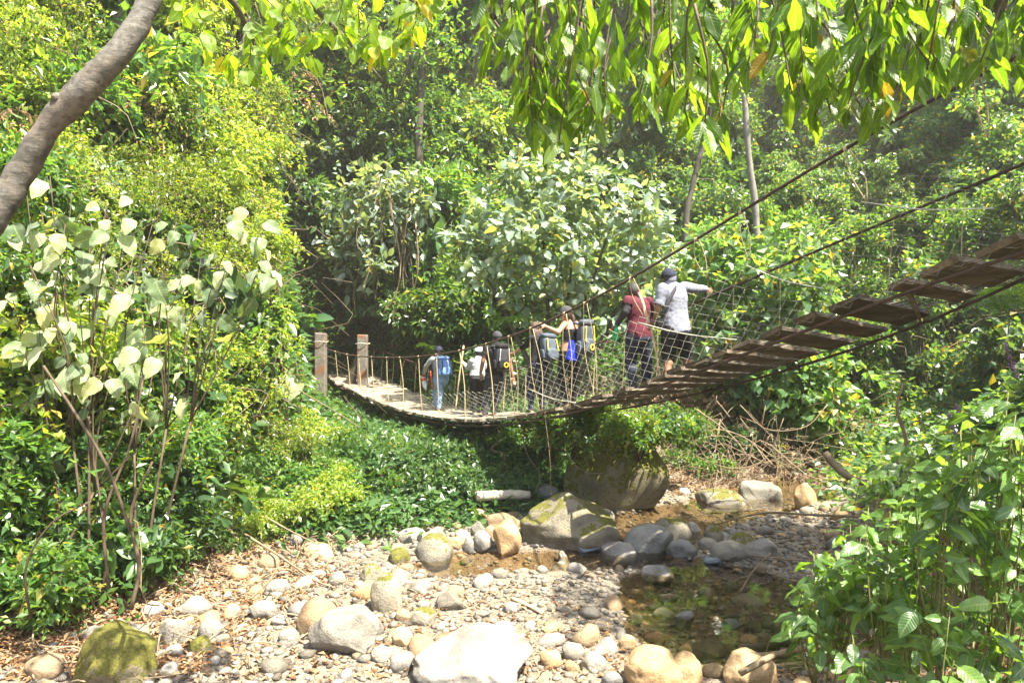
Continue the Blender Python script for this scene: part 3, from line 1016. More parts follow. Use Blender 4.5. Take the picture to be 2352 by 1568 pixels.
plank_spans = [(6.78, 7.12), (6.32, 6.66), (5.87, 6.22), (5.59, 5.77), (5.03, 5.36), (4.65, 4.92), (4.22, 4.53), (3.86, 4.12)]
s = 3.78
while s > S0:
    w = rng.uniform(.20, .31)
    plank_spans.append((s - w, s))
    s -= w + (rng.uniform(.05, .10) if s > 1.5 else rng.uniform(.012, .04))
widths = [.18, .22, .26, .30, .34]
plank_mesh = {}
for (a, b) in plank_spans:
    w = b - a
    k = int(np.argmin([abs(w - q) for q in widths])), int(rng.integers(3)), (a + b) / 2 < -.6
    if k not in plank_mesh:
        V, T = plank_shape(k[0] * 10 + k[1], 1.0)
        V[:, 1] *= widths[k[0]]
        plank_mesh[k] = make_mesh('plank', V, T, M['wood_sunlit' if k[2] else 'wood'], False)
    sc_ = (a + b) / 2
    dev = .07 * rng.normal() if sc_ < 3 else .03 * rng.normal()
    A, B = deck(sc_, -HALF - .05 + dev * .6), deck(sc_ + (.012 if sc_ > 2.5 else .03) * rng.normal(), HALF + .06 + dev)
    fwd = deck(sc_ + .05, 0) - deck(sc_ - .05, 0)
    ex = norm(B - A)
    ey = norm(fwd - ex * np.dot(fwd, ex))
    roll = (.012 if sc_ > 2.5 else .03) * rng.normal()
    ez = np.cross(ex, ey)
    ey, ez = ey * math.cos(roll) + ez * math.sin(roll), ez * math.cos(roll) - ey * math.sin(roll)
    o = link('plank', plank_mesh[k], bridge)
    c = (A + B) / 2 - bo - ez * .030
    Lp = float(np.linalg.norm(B - A))
    o.matrix_local = Matrix(((ex[0] * Lp, ey[0], ez[0], c[0]), (ex[1] * Lp, ey[1], ez[1], c[1]), (ex[2] * Lp, ey[2], ez[2], c[2]), (0, 0, 0, 1)))

ss = np.linspace(S0 - .3, S1, 60)
for off in (-HALF, HALF):
    pts = deck(ss, off) + (0, 0, -.078)
    V, T = tube(pts, .017, 6)
    bpart('deck_cable', V, T, M['cable'])

# handrail cables
RN = [(748, 800), (799, 813), (845, 820), (891, 822), (963, 819), (1035, 807), (1107, 793), (1207, 757), (1285, 727), (1351, 695), (1500, 610), (1700, 485), (1900, 360), (2110, 258), (2352, 118)]
RF = [(842, 798), (870, 806), (920, 822), (1000, 842), (1100, 856), (1180, 855), (1230, 841), (1363, 781), (1436, 762), (1583, 705), (1721, 646), (1830, 595), (1960, 540), (2130, 470), (2352, 375)]
rail_fit = {}
for side, pix, off in (('n', RN, -HALF - .12), ('f', RF, HALF + .1)):
    s_, z_ = fit_z(pix, off)
    pp = np.polynomial.Polynomial.fit(s_, z_, 5)
    rail_fit[side] = (pp, off, s_[0], s_[-1])


def rail(side, s):
    pp, off, a, b = rail_fit[side]
    s = np.asarray(s, float)
    z = np.where(s > b, pp(b) + (s - b) * pp.deriv()(b), pp(s))
    x, y = plan(s, off)
    return np.stack([x, y, z], -1)


for side in 'nf':
    a = rail_fit[side][2]
    pts = rail(side, np.linspace(a, S1 + .2, 70))
    V, T = tube(pts, .017, 6)
    bpart('handrail_cable', V, T, M['cable'])
    # the cable's lay: a second strand wound round it
    tt = np.linspace(a, S1, 900)
    pc = rail(side, tt)
    ang = tt * 2 * np.pi / .09
    ax1 = np.array([R2[0], R2[1], 0]); ax2 = np.array([0, 0, 1.0])
    V, T = tube(pc + .012 * (np.cos(ang)[:, None] * ax1 + np.sin(ang)[:, None] * ax2), .010, 3, False)
    bpart('cable_strand', V, T, M['cable'], kind='stuff')

# hangers: rods at the far end, doubled wires further up
near_tops = [770, 797, 823, 853, 888, 918, 961, 1002, 1055, 1117, 1170, 1220, 1297, 1344, 1449, 1600, 1701, 1942, 2244]


def mesh_top(s):
    """height of the chain link side above the deck"""
    s = np.asarray(s, float)
    return .34 + .22 * smooth(-6, -3, s) + .42 * smooth(-2.5, 1.5, s) + .05 * noise2(s * 1.7, s * 0, 31) - .3 * (1 - smooth(-7.4, -6.4, s)) * 0


for x in near_tops:
    s = float(line_s(x, -HALF - .12))
    top = rail('n', s)
    two = x >= 1160
    s2 = s + (.10 if two else 0) + .06 * rng.normal()
    foot = deck(s2, -HALF - .03)
    if x > 1400:
        foot = foot + (0, 0, float(mesh_top(s2)) * .98)
    for d in ((-.035, .035) if two else (0,)):
        mid = (top + foot) / 2 + (d * 1.6 + .02 * rng.normal(), .015 * rng.normal(), 0)
        pts = spline([top + (d * .6, 0, .02), mid, foot + (d * .2, 0, -.02)], 9)
        V, T = tube(pts, .0055 if two else .010, 5)
        bpart('hanger', V, T, M['rope'])
    V, T = ico(1)
    bpart('hanger_knot', V * .026 + top, T, M['rope'])
for k, s in enumerate(np.arange(rail_fit['f'][2] + .6, 6.2, .72)):
    top, foot = rail('f', s), deck(s + .05 * rng.normal(), HALF + .02)
    V, T = tube(spline([top, (top + foot) / 2 + .02 * rng.normal(size=3), foot], 6), .009 if s < 0 else .0045, 5)
    bpart('hanger', V, T, M['rope'])


# chain link: each wire is a zigzag; neighbours touch at the knuckles
def chain_link(surface, n_u, n_v, rad, seed, ragged=0.0):
    r = np.random.default_rng(seed)
    mb = MB()
    for j in range(n_u):
        nv = n_v
        if ragged:
            nv = int(n_v * (1 - ragged * r.random() ** 3))
        k = np.arange(nv + 1)
        u = j + .5 + .5 * np.where((k + j) % 2 == 0, -1, 1)
        v = k / n_v
        dep = np.where(k % 2 == 0, 1, -1) * .004
        pts = surface(u / n_u, v, dep)
        # curved wire between the knuckles
        V, T = tube(pts, rad, 3, False)
        mb.add(V, T)
    return mb


def near_side(u, v, dep):
    s = -7.1 + u * 13.7
    base = deck(s, -HALF - .02)
    h = mesh_top(s)
    lean = -.10 * v + .03 * noise2(s * 1.3, v * 2, 41)
    slack = .06 * noise2(s * .9, v * 3, 42)
    sh = s - .55 * h * v      # wires lean back along the bridge
    base2 = deck(sh, -HALF - .02)
    return base2 + np.stack([R2[0] * (lean + dep), R2[1] * (lean + dep), -.03 + h * v + slack * v], -1)


def far_side(u, v, dep):
    s = -7.1 + u * 11.2
    h = .55 + .25 * smooth(-2, 2, s)
    sh = s + .35 * h * v
    lean = .12 * v + .03 * noise2(s * 1.3, v * 2, 43)
    return deck(sh, HALF + .02) + np.stack([R2[0] * (lean + dep), R2[1] * (lean + dep), -.03 + h * v + .04 * noise2(s, v * 3, 44) * v], -1)


def under(u, v, dep):
    s = -7.0 + u * 14.0
    p = deck(s, -HALF + 2 * HALF * v)
    return p + np.stack([0 * s, 0 * s, .012 + dep + 0 * v], -1)


for nm, fn, nu, nv, rad in (('chain_link_side', near_side, 140, 14, .0023), ('chain_link_side', far_side, 125, 10, .0020), ('chain_link_floor', under, 125, 18, .0019)):
    V, T = chain_link(fn, nu, nv, rad, 9, .12 if nm.endswith('side') else 0).arrays()
    bpart(nm, V, T, M['wire'], True, kind='stuff')
# loose wires trailing through the near side
for a, b, da, db in ((1479, 1700, .82, .1), (1992, 2290, .9, .35), (1729, 1900, .85, .25), (1225, 1330, .45, .05)):
    s0, s1 = float(line_s(a, -HALF)), float(line_s(b, -HALF))
    p0 = deck(s0, -HALF - .1) + (0, 0, da); p1 = deck(s1, -HALF - .06) + (0, 0, db)
    V, T = tube(spline([p0, (p0 + p1) / 2 + (0, 0, -.04), p1], 10), .006, 5)
    bpart('loose_wire', V, T, M['wire'])
# hanging splinter under the narrow plank
p = deck(5.62, -.35)
V, T = tube([p, p + (.10, .05, -.14), p + (.20, .10, -.34)], [.035, .025, .006], 5)
bpart('splinter', V, T, M['wood'])


# concrete anchor posts with raking struts at the far end
def post_mat():
    m, nt, N, L, out = new_mat('post_concrete')
    tc = N.new('ShaderNodeTexCoord')
    n1 = noise_node(N, L, 7, 8, .65, tc.outputs['Object'])
    rp = ramp(N, [(.3, (.06, .052, .04)), (.55, (.15, .135, .11)), (.75, (.22, .20, .17))]); L.new(n1.outputs[0], rp.inputs[0])
    n2 = noise_node(N, L, 3.2, 5, .6, tc.outputs['Object'])
    r2 = ramp(N, [(.52, (0, 0, 0)), (.58, (1, 1, 1))]); L.new(n2.outputs[0], r2.inputs[0])
    col = mix_col(N, L, r2.outputs[0], rp.outputs[0], (.17, .08, .04))
    bs = N.new('ShaderNodeBsdfPrincipled'); bs.inputs['Roughness'].default_value = .9
    L.new(col, bs.inputs['Base Color'])
    bp = N.new('ShaderNodeBump'); bp.inputs['Strength'].default_value = .5; bp.inputs['Distance'].default_value = .02
    L.new(n1.outputs[0], bp.inputs['Height']); L.new(bp.outputs[0], bs.inputs['Normal'])
    L.new(bs.outputs[0], out.inputs[0])
    return m


M['post'] = post_mat()
for (x, yt, yb, Y, lab, strut) in ((737, 766, 850, 18.2, 'square concrete bridge post with rust stains, first from the left bank', (-.35, .75)), (833, 768, 862, 18.6, 'concrete bridge post with orange stains and a raking strut on its left', (-.42, .1))):
    top, bot = P(x, yt, Y), P(x, yb, Y)
    zg = min(float(hf(bot[0], bot[1])), bot[2]) - .5
    e = empty('concrete_post', (bot[0], bot[1], bot[2]))
    tag(e, lab, 'post', 'bridge anchor posts')
    h = top[2] - zg
    V, T = box(0, 0, 0, .27, .27, h)
    Vm = []
    for vv in V:
        Vm.append(vv + .012 * rng.normal(size=3))
    o = link('column', make_mesh('column', np.array(Vm) + (0, 0, top[2] - h / 2 - bot[2]), T, M['post'], False), e)
    md = o.modifiers.new('bevel', 'BEVEL'); md.width = .03; md.segments = 3
    a = np.array([0, 0, (top[2] - bot[2]) * .62]); b = np.array([strut[0], strut[1], -.35])
    V, T = tube([a, (a + b) / 2, b], [.12, .13, .14], 4)
    link('strut', make_mesh('strut', V, T, M['concrete'], False), e)
    V, T = tube([np.array([.15 * math.cos(t), .15 * math.sin(t), (top[2] - bot[2]) * .78 + .01 * math.sin(3 * t)]) * (1.3, 1.3, 1) for t in np.linspace(0, 6.28, 17)], .008, 4, False)
    link('wire_band', make_mesh('wire_band', V, T, M['wire']), e)
# ------------------------------------------------------------------ people on the bridge
FWD = np.array([-.55, .835, 0.0])
RGT = np.array([.835, .55, 0.0])


def cloth_mat(name, col, col2=None, rough=.85, weave=0.0, scale=9.0, var=.3):
    m = solid_mat(name, col, rough, var, scale, .2, col2, spec=.2, bump_scale=30)
    return m


M['skin'] = solid_mat('skin', (.36, .20, .13), .5, .12, 12, .05, spec=.4)
M['skin_tan'] = solid_mat('skin_tan', (.27, .14, .085), .5, .12, 12, .05, spec=.4)
M['hair'] = solid_mat('hair', (.016, .011, .009), .5, .4, 40, .5, spec=.5)
M['hair_brown'] = solid_mat('hair_brown', (.06, .03, .02), .5, .5, 40, .5, spec=.5)
M['black'] = cloth_mat('black_cloth', (.018, .018, .02))
M['charcoal'] = cloth_mat('charcoal_cloth', (.045, .045, .05))
M['navy'] = cloth_mat('navy_cloth', (.028, .032, .055))
M['slate'] = cloth_mat('slate_cloth', (.07, .085, .11), rough=.6)
M['maroon'] = cloth_mat('maroon_cloth', (.10, .02, .032))
M['white_cloth'] = cloth_mat('white_cloth', (.36, .375, .37))
M['mint'] = cloth_mat('mint_cloth', (.50, .68, .58))
M['denim'] = cloth_mat('denim', (.20, .32, .52), (.12, .2, .36))
M['grey_cloth'] = cloth_mat('grey_cloth', (.34, .34, .36))
M['marl'] = solid_mat('marl_cloth', (.25, .26, .30), .85, .55, 150, .15, (.12, .13, .175), spec=.2)
M['pattern_blue'] = solid_mat('pattern_blue', (.22, .36, .66), .7, .5, 45, .1, (.03, .08, .26), spec=.3)
M['royal'] = solid_mat('royal_cloth', (.01, .04, .55), .7, .6, 10, .3, spec=.2)
M['lime'] = solid_mat('lime_trim', (.55, .60, .06), .6, .2, 10, 0)
M['yellow'] = solid_mat('yellow_trim', (.75, .55, .03), .6, .2, 10, 0)
M['red'] = solid_mat('red_paint', (.45, .06, .03), .6, .3, 10, .1)
M['shoe'] = solid_mat('shoe', (.20, .19, .18), .8, .5, 20, .2)
M['shoe_dark'] = solid_mat('shoe_dark', (.06, .055, .05), .8, .5, 20, .2)
M['boot_tan'] = solid_mat('boot_tan', (.35, .25, .14), .8, .4, 20, .2)
M['stick'] = solid_mat('stick', (.55, .42, .24), .8, .35, 14, .4)
M['magenta'] = solid_mat('wrist_band', (.30, .05, .12), .8, .6, 60, .2, (.12, .10, .30))
M['teal'] = solid_mat('teal_band', (.03, .35, .28), .5, .3, 30, .1)


def plastic_mat(name, col, alpha=.5):
    m, nt, N, L, out = new_mat(name)
    tr = N.new('ShaderNodeBsdfTransparent'); tr.inputs[0].default_value = (*col, 1)
    bs = N.new('ShaderNodeBsdfPrincipled'); bs.inputs['Base Color'].default_value = (*col, 1); bs.inputs['Roughness'].default_value = .12
    mx = N.new('ShaderNodeMixShader'); mx.inputs[0].default_value = alpha
    L.new(tr.outputs[0], mx.inputs[1]); L.new(bs.outputs[0], mx.inputs[2]); L.new(mx.outputs[0], out.inputs[0])
    return m


M['clear'] = plastic_mat('clear_plastic', (.8, .84, .86), .45)
M['green_plastic'] = plastic_mat('green_plastic', (.02, .45, .14), .65)


def capsule(mb, a, b, ra, rb):
    a, b = np.asarray(a, float), np.asarray(b, float)
    V, T = tube([a, a * .67 + b * .33, a * .33 + b * .67, b], [ra, ra * .67 + rb * .33, ra * .33 + rb * .67, rb], 14)
    mb.add(V, T)
    for p, r in ((a, ra), (b, rb)):
        V, T = ico(2)
        mb.add(V * r * .995 + p, T)


def ellipsoid(mb, c, ex, ey, ez):
    V, T = ico(3)
    mb.add(V @ np.array([ex, ey, ez]) + c, T)


def loft(mb, rings, n=18):
    """rings: (centre, axis a, axis b)"""
    ang = np.arange(n) / n * 2 * np.pi
    V = np.concatenate([c + np.cos(ang)[:, None] * a + np.sin(ang)[:, None] * b for c, a, b in rings])
    T = []
    for i in range(len(rings) - 1):
        for j in range(n):
            p, q = i * n + j, i * n + (j + 1) % n
            T += [(p, q, q + n), (p, q + n, p + n)]
    c0, c1 = len(V), len(V) + 1
    V = np.concatenate([V, [rings[0][0]], [rings[-1][0]]])
    k = (len(rings) - 1) * n
    for j in range(n):
        T.append((c0, (j + 1) % n, j)); T.append((c1, k + j, k + (j + 1) % n))
    mb.add(V, np.array(T))


def remesh(V, T, voxel, smooth_it):
    me = make_mesh('tmp', V, T, [], True)
    o = bpy.data.objects.new('tmp', me)
    COL.objects.link(o)
    m = o.modifiers.new('r', 'REMESH'); m.mode = 'VOXEL'; m.voxel_size = voxel
    m = o.modifiers.new('s', 'SMOOTH'); m.factor = .5; m.iterations = smooth_it
    dg = bpy.context.evaluated_depsgraph_get()
    ev = o.evaluated_get(dg)
    m2 = ev.to_mesh()
    n = len(m2.vertices)
    co = np.empty(n * 3); m2.vertices.foreach_get('co', co)
    no = np.empty(n * 3); m2.vertices.foreach_get('normal', no)
    m2.calc_loop_triangles()
    tr = np.empty(len(m2.loop_triangles) * 3, int); m2.loop_triangles.foreach_get('vertices', tr)
    ev.to_mesh_clear()
    bpy.data.objects.remove(o); bpy.data.meshes.remove(me)
    return co.reshape(-1, 3), no.reshape(-1, 3), tr.reshape(-1, 3)


def seg_d(p, a, b, ra, rb):
    d = b - a
    t = np.clip(((p - a) @ d) / (d @ d + 1e-9), 0, 1)
    return np.linalg.norm(p - a - t[:, None] * d, axis=1) - (ra + (rb - ra) * t), t


def person(label, Y0, J, garments, skin='skin', build=1.0, face=None, look=None, hands=('', ''), hair=None, cap=None, shoe='shoe', long_hair=None, group='hikers on the bridge'):
    """J: joint -> (picture x, picture y, depth offset)"""
    j = {k: P(x, y, Y0 + d) for k, (x, y, d) in J.items()}
    face = norm(np.array(face if face is not None else FWD))
    lat = norm(j['shR'] - j['shL'])
    if 'hipL' not in j:
        j['hipL'] = j['pel'] - RGT * .095 * build - np.array([0, 0, .04]); j['hipR'] = j['pel'] + RGT * .095 * build - np.array([0, 0, .04])
    feet = {}
    for s in 'LR':
        a = j['ank' + s]
        q = a[:2] - C0
        sd, od = float(q @ U2), float(np.clip(q @ R2, -HALF + .08, HALF - .08))
        a = deck(sd, od) + (0, 0, .085)
        j['ank' + s] = a
        toe = deck(sd - .17, od) + (0, 0, .03)
        feet[s] = toe
    up = norm(j['neck'] - j['pel'])
    b = build
    mb = MB()
    bones = []

    def bone(n, a, c, ra, rb, draw=True):
        bones.append((n, np.asarray(a), np.asarray(c), ra, rb))
        if draw:
            capsule(mb, a, c, ra, rb)
    # torso
    pel, neck = j['pel'], j['neck']
    shc = (j['shL'] + j['shR']) / 2
    dep = norm(np.cross(lat, up))
    L_ = np.linalg.norm(shc - pel)
    shw = np.linalg.norm(j['shR'] - j['shL']) / 2
    hl = norm(RGT - up * np.dot(RGT, up))
    hd = norm(np.cross(hl, up))
    waist = pel * .55 + shc * .45
    chest = pel * .22 + shc * .78
    loft(mb, [(pel - up * .10, hl * .10 * b, hd * .09 * b), (pel - up * .05, hl * .165 * b, hd * .125 * b), (pel + up * .03, hl * .17 * b, hd * .125 * b), (waist, hl * .145 * b, hd * .105 * b),
              (chest, lat * (.155 * b), dep * .118 * b), (shc * .93 + pel * .07, lat * (shw * .86), dep * .095 * b), (shc + up * .035, lat * shw * .5, dep * .06), (neck + up * .02, lat * .05, dep * .05)])
    bones.append(('torso', pel - up * .05, shc, .15 * b, .15 * b))
    head = j['head']
    bone('neck', shc + up * .0, head - np.array([0, 0, .03]), .058, .052)
    hz = np.array([0, 0, 1.0]); hz = norm(hz + .25 * (up - hz)); hz = norm(hz - face * np.dot(hz, face)); hx = np.cross(face, hz)
    ellipsoid(mb, head + hz * .012, hx * .078, face * .098, hz * .112)
    ellipsoid(mb, head + face * .035 - hz * .055, hx * .055, face * .058, hz * .06)
    ellipsoid(mb, head + face * .100 - hz * .018, hx * .013, face * .018, hz * .022)
    for s in (-1, 1):
        ellipsoid(mb, head + hx * .080 * s - hz * .01, hx * .012, face * .02, hz * .03)
    bones.append(('head', head - hz * .02, head + hz * .02, .1, .1))
    for s in 'LR':
        sh, el, wr = j['sh' + s], j['el' + s], j['wr' + s]
        bone('uarm' + s, sh, el, .052 * b, .040 * b)
        bone('farm' + s, el, wr, .040 * b, .027)
        hip, kn, an = j['hip' + s], j['kn' + s], j['ank' + s]
        bone('thigh' + s, hip, kn, .088 * b, .058 * b)
        bone('calf' + s, kn, an, .056 * b, .036)
        capsule(mb, kn * .7 + an * .3 + np.array([0, 0, 0]) - FWD * .012, kn * .45 + an * .55, .052 * b, .042)
        heel = an + np.array([0, 0, -.045]) - FWD * .03
        bone('foot' + s, heel, feet[s], .040, .030)
        # hand
        hd_ = norm(j['hand' + s] - wr)
        side = norm(np.cross(hd_, dep if abs(hd_ @ dep) < .8 else hz)) * (1 if s == 'L' else -1)
        pn_ = np.cross(hd_, side)
        pc = wr + hd_ * .055
        ellipsoid(mb, pc, hd_ * .055, side * .042, pn_ * .017)
        bones.append(('hand' + s, wr, wr + hd_ * .16, .03, .02))
        curl = .75 if hands[0 if s == 'L' else 1] == 'grip' else .25
        for f_, (o_, ln) in enumerate(((-.030, .058), (-.010, .070), (.010, .066), (.030, .052))):
            r0 = pc + hd_ * .045 + side * o_
            d1 = norm(hd_ * (1 - curl * .5) + pn_ * curl)
            k1 = r0 + d1 * ln * .55
            d2 = norm(hd_ * (1 - curl * 1.5) + pn_ * curl * 1.5)
            capsule(mb, r0, k1, .0095, .009)
            capsule(mb, k1, k1 + d2 * ln * .6, .009, .0075)
        t0 = wr + hd_ * .03 - side * .035
        t1 = t0 + norm(hd_ * .6 - side * .8 + pn_ * .3) * .04
        capsule(mb, t0, t1, .012, .0105)
        capsule(mb, t1, t1 + norm(hd_ + pn_ * curl) * .03, .0105, .0085)
    V, T = mb.arrays()
    co, no, tr = remesh(V, T, .0095, 2)
    base = (j['ankL'] + j['ankR']) / 2 - (0, 0, .085)
    e = empty('person', base)
    tag(e, label, 'person', group)
    link('body', make_mesh('body', co - base, tr, M[skin]), e)
    # garments follow the body surface
    D, TT = [], []
    for (n, a, c, ra, rb) in bones:
        d_, t_ = seg_d(co, a, c, ra, rb)
        D.append(d_); TT.append(t_)
    near = np.argmin(np.array(D), 0)
    tpar = np.array(TT)[near, np.arange(len(co))]
    names = [n for n, *_ in bones]
    hgt = (co - pel) @ up
    for gi, (gname, gmat, zones, off) in enumerate(garments):
        sel = np.zeros(len(co), bool)
        for zn_, rg in zones.items():
            for bi, bn in enumerate(names):
                if bn == zn_ or (bn[:-1] == zn_ and bn[-1] in 'LR'):
                    v = hgt if zn_ == 'torso' else tpar
                    sel |= (near == bi) & (v >= rg[0]) & (v <= rg[1])
        f = tr[sel[tr].all(1)]
        if len(f) == 0:
            continue
        u_, inv = np.unique(f, return_inverse=True)
        fold = .006 * noise3(co[u_] * (10, 10, 12) + gi * 7, 60 + gi) + .003 * noise3(co[u_] * 30, 61)
        vv = co[u_] + no[u_] * (off + np.maximum(fold, -off * .6))[:, None]
        link(gname, make_mesh(gname, vv - base, inv.reshape(-1, 3), M[gmat]), e)
    # shoes
    for s in 'LR':
        an, toe = j['ank' + s], feet[s]
        V, T = ico(3)
        d_ = norm(toe - an + (0, 0, .055)); l_ = norm(np.cross(d_, (0, 0, 1))); n_ = np.cross(l_, d_)
        V = np.sign(V) * np.abs(V) ** .75
        V = V @ np.array([d_ * .142, l_ * .047, n_ * .042])
        link('shoe', make_mesh('shoe', V + an + d_ * .065 - n_ * .043 - base, T, M[shoe]), e)
    # face
    for s in (-1, 1):
        V, T = ico(2)
        link('eye', make_mesh('eye', V * .011 + head + face * .088 + hx * .032 * s + hz * .012 - base, T, M['black']), e)
    V, T = ico(2)
    link('mouth', make_mesh('mouth', V @ np.array([hx * .024, face * .008, hz * .007]) + head + face * .092 - hz * .065 - base, T, M['maroon']), e)
    # hair and cap
    if hair:
        V, T = ico(4)
        keep = ~((V[:, 1] > .35) & (V[:, 2] < .45)) & (V[:, 2] > -.55 - .2 * (V[:, 1] < -.2))
        T2 = T[keep[T].all(1)]
        W = (V * (1 + .03 * noise3(V * 6, 5)[:, None])) @ np.array([hx * .090, face * .110, hz * .124]) + head + hz * .016 - face * .006
        link('hair', make_mesh('hair', W - base, T2, M[hair]), e)
        if long_hair:
            pts = [head + P_ for P_ in (-face * .06 + hz * .02, -face * .115 - hz * .05, -face * .125 - hz * .16, -face * .115 - hz * long_hair)]
            mbh = MB()
            if long_hair > .24:
                for q in range(9):
                    sp = (q - 4) / 4
                    mbh.add(*tube(spline([p_ + hx * sp * w_ for p_, w_ in zip(pts, (.05, .075, .08, .06))], 8), [.02, .026, .026, .024, .022, .019, .014, .006], 7))
            else:
                mbh.add(*tube(spline(pts, 8), [.03, .034, .034, .032, .028, .024, .018, .008], 8))
            V, T = mbh.arrays()
            link('hair', make_mesh('hair', V - base, T, M[hair]), e)
    if cap:
        V, T = ico(4)
        keep = V[:, 2] > .10 - .02 * V[:, 1]
        W = V @ np.array([hx * .098, face * .118, hz * .125]) + head + hz * .022 - face * .004
        c_ = link('cap', make_mesh('cap', W - base, T[keep[T].all(1)], M[cap]), e)
        ang = np.linspace(-1.15, 1.15, 15)
        V, T = [], []
        for i, a_ in enumerate(ang):
            r_ = hx * math.sin(a_) * .092 + face * math.cos(a_) * .112
            o_ = hx * math.sin(a_) * .085 + face * (math.cos(a_) * .112 + .075 * math.cos(a_ * 1.25))
            for (q, dz) in ((r_, .034), (o_, .02), (o_, .014), (r_, .028)):
                V.append(head + q + hz * dz)
        for i in range(14):
            for k in range(4):
                T.append((i * 4 + k, i * 4 + (k + 1) % 4, i * 4 + 4 + (k + 1) % 4, i * 4 + 4 + k))
        link('brim', make_mesh('brim', np.array(V) - base, np.array(T), M[cap]), c_)
    return e, j, dict(lat=lat, up=up, dep=dep, face=face, head=head, base=base)


def rbox(w, d, h, p=.68, sub=4):
    V, T = ico(sub)
    V = np.sign(V) * np.abs(V) ** p
    V /= np.abs(V).max(0)
    return V * (w / 2, d / 2, h / 2), T


def backpack(label, c, lat, up, back, w, h, d, mat, trim, pocket=None, extras=()):
    """c: centre of the pack; back: direction away from the wearer"""
    Rm = np.array([lat, back, up])
    e = empty('backpack', c - up * h / 2)
    tag(e, label, 'backpack', 'hikers backpacks')
    b0 = c - up * h / 2

    def part(n, V, T, m):
        return link(n, make_mesh(n, V @ Rm + c - b0, T, M[m]), e)
    V, T = rbox(w, d, h)
    V = V + (.012 * noise3(V * 12, 71))[:, None] * norm(V)
    part('main_bag', V, T, mat)
    V, T = rbox(w * .8, d * .35, h * .42)
    V = V + (.008 * noise3(V * 16, 72))[:, None] * norm(V)
    pk = part('front_pocket', V + (0, d * .48, -h * .2), T, pocket or mat)
    V, T = rbox(w * .95, d * .95, h * .2)
    part('lid', V + (0, d * .05, h * .46), T, pocket or mat)
    for s in (-1, 1):
        V, T = rbox(w * .16, d * .55, h * .38)
        part('side_pocket', V + (s * w * .5, 0, -h * .25), T, pocket or mat)
        pts = spline([(s * w * .25, -d * .45, h * .42), (s * w * .36, -d * .5 - .12, h * .44), (s * w * .42, -d * .5 - .24, h * .15), (s * w * .42, -d * .5 - .14, -h * .3), (s * w * .35, -d * .45, -h * .4)], 14)
        V, T = tube(pts, .022, 6)
        part('shoulder_strap', V, T, mat)
        V, T = tube(spline([(s * w * .3, d * .5, h * .36), (s * w * .33, d * .56, h * .1), (s * w * .36, d * .62, -h * .12)], 8), .011, 5)
        part('compression_strap', V, T, trim)
    if 'ring' in extras:
        V, T = tube([(.042 * math.cos(t) + w * .1, d * .70, -h * .26 + .042 * math.sin(t)) for t in np.linspace(0, 6.28, 17)], .013, 6, False)
        part('badge', V, T, 'yellow')
    return e


def bottle(label, base, axis_, L, r, mat, capm, band=None):
    axis_ = norm(axis_)
    e = empty('bottle', base)
    tag(e, label, 'bottle')
    prof = [(0, .75), (.03, 1), (.3, 1), (.34, .93), (.38, 1), (.62, 1), (.78, .75), (.88, .36), (.93, .34)]
    V, T = tube([axis_ * L * t for t, _ in prof], [r * q for _, q in prof], 12)
    link('flask', make_mesh('flask', V, T, M[mat]), e)
    V, T = tube([axis_ * L * .93, axis_ * L], [r * .42, r * .42], 10)
    link('bottle_cap', make_mesh('bottle_cap', V, T, M[capm]), e)
    if band:
        V, T = tube([axis_ * L * .08, axis_ * L * .3], [r * 1.02, r * 1.02], 12, False)
        link('label_sleeve', make_mesh('label_sleeve', V, T, M[band]), e)
    return e


def rod(name, label, cat, pts, r0, r1, mat):
    pts = np.array(pts)
    V, T = tube(spline(pts, 12), np.linspace(r0, r1, 12) * (1 + .12 * rng.normal(size=12)), 7)
    o = link(name, make_mesh(name, V - pts[-1], T, M[mat]))
    o.location = pts[-1]
    return tag(o, label, cat)


FULL = (-1, 9)
# first: jeans, patterned blue pack
e, j, q = person('hiker in light blue jeans with a blue patterned backpack, farthest along the bridge', 15.1,
    dict(head=(1006.5, 808, .05), neck=(1009, 817.5, 0), shL=(993.5, 824.5, -.08), shR=(1025, 823, .12), elL=(979, 840, .0), wrL=(973.5, 857, .12), handL=(971, 864, .15),
         elR=(1034, 841, .25), wrR=(1030, 856, .42), handR=(1027, 862, .48), pel=(1013, 867, 0), knL=(1011, 902, -.02), ankL=(1007, 945, -.14), knR=(1000, 900, .28), ankR=(1003, 940, .22)),
    [('shirt', 'grey_cloth', {'torso': (.02, 9), 'uarm': (0, 9), 'farm': (0, .95), 'neck': (-1, .15)}, .014), ('jeans', 'denim', {'torso': (-9, .03), 'thigh': FULL, 'calf': (0, .93)}, .016), ('scarf', 'red', {'neck': (.15, .7)}, .012)],
    skin='skin_tan', hair='hair', cap='navy', shoe='boot_tan', hands=('grip', ''))
backpack('blue white patterned daypack on the hiker in jeans', P(1015, 842, 15.0) - FWD * .12, q['lat'], q['up'], -FWD, .29, .42, .17, 'pattern_blue', 'navy')
hb = j['handL']
bottle('clear plastic bottle with red sleeve carried by the hiker in jeans', hb + (.0, -.02, -.02), (.25, -.1, -.9), -.0 + .30, .055, 'clear', 'white_cloth', 'red')
rod('red_stick', 'thin red stick hanging beside the hiker in jeans', 'stick', [P(988.5, 852, 15.0), P(990.5, 872, 15.0), P(993, 894, 15.0)], .018, .014, 'red')

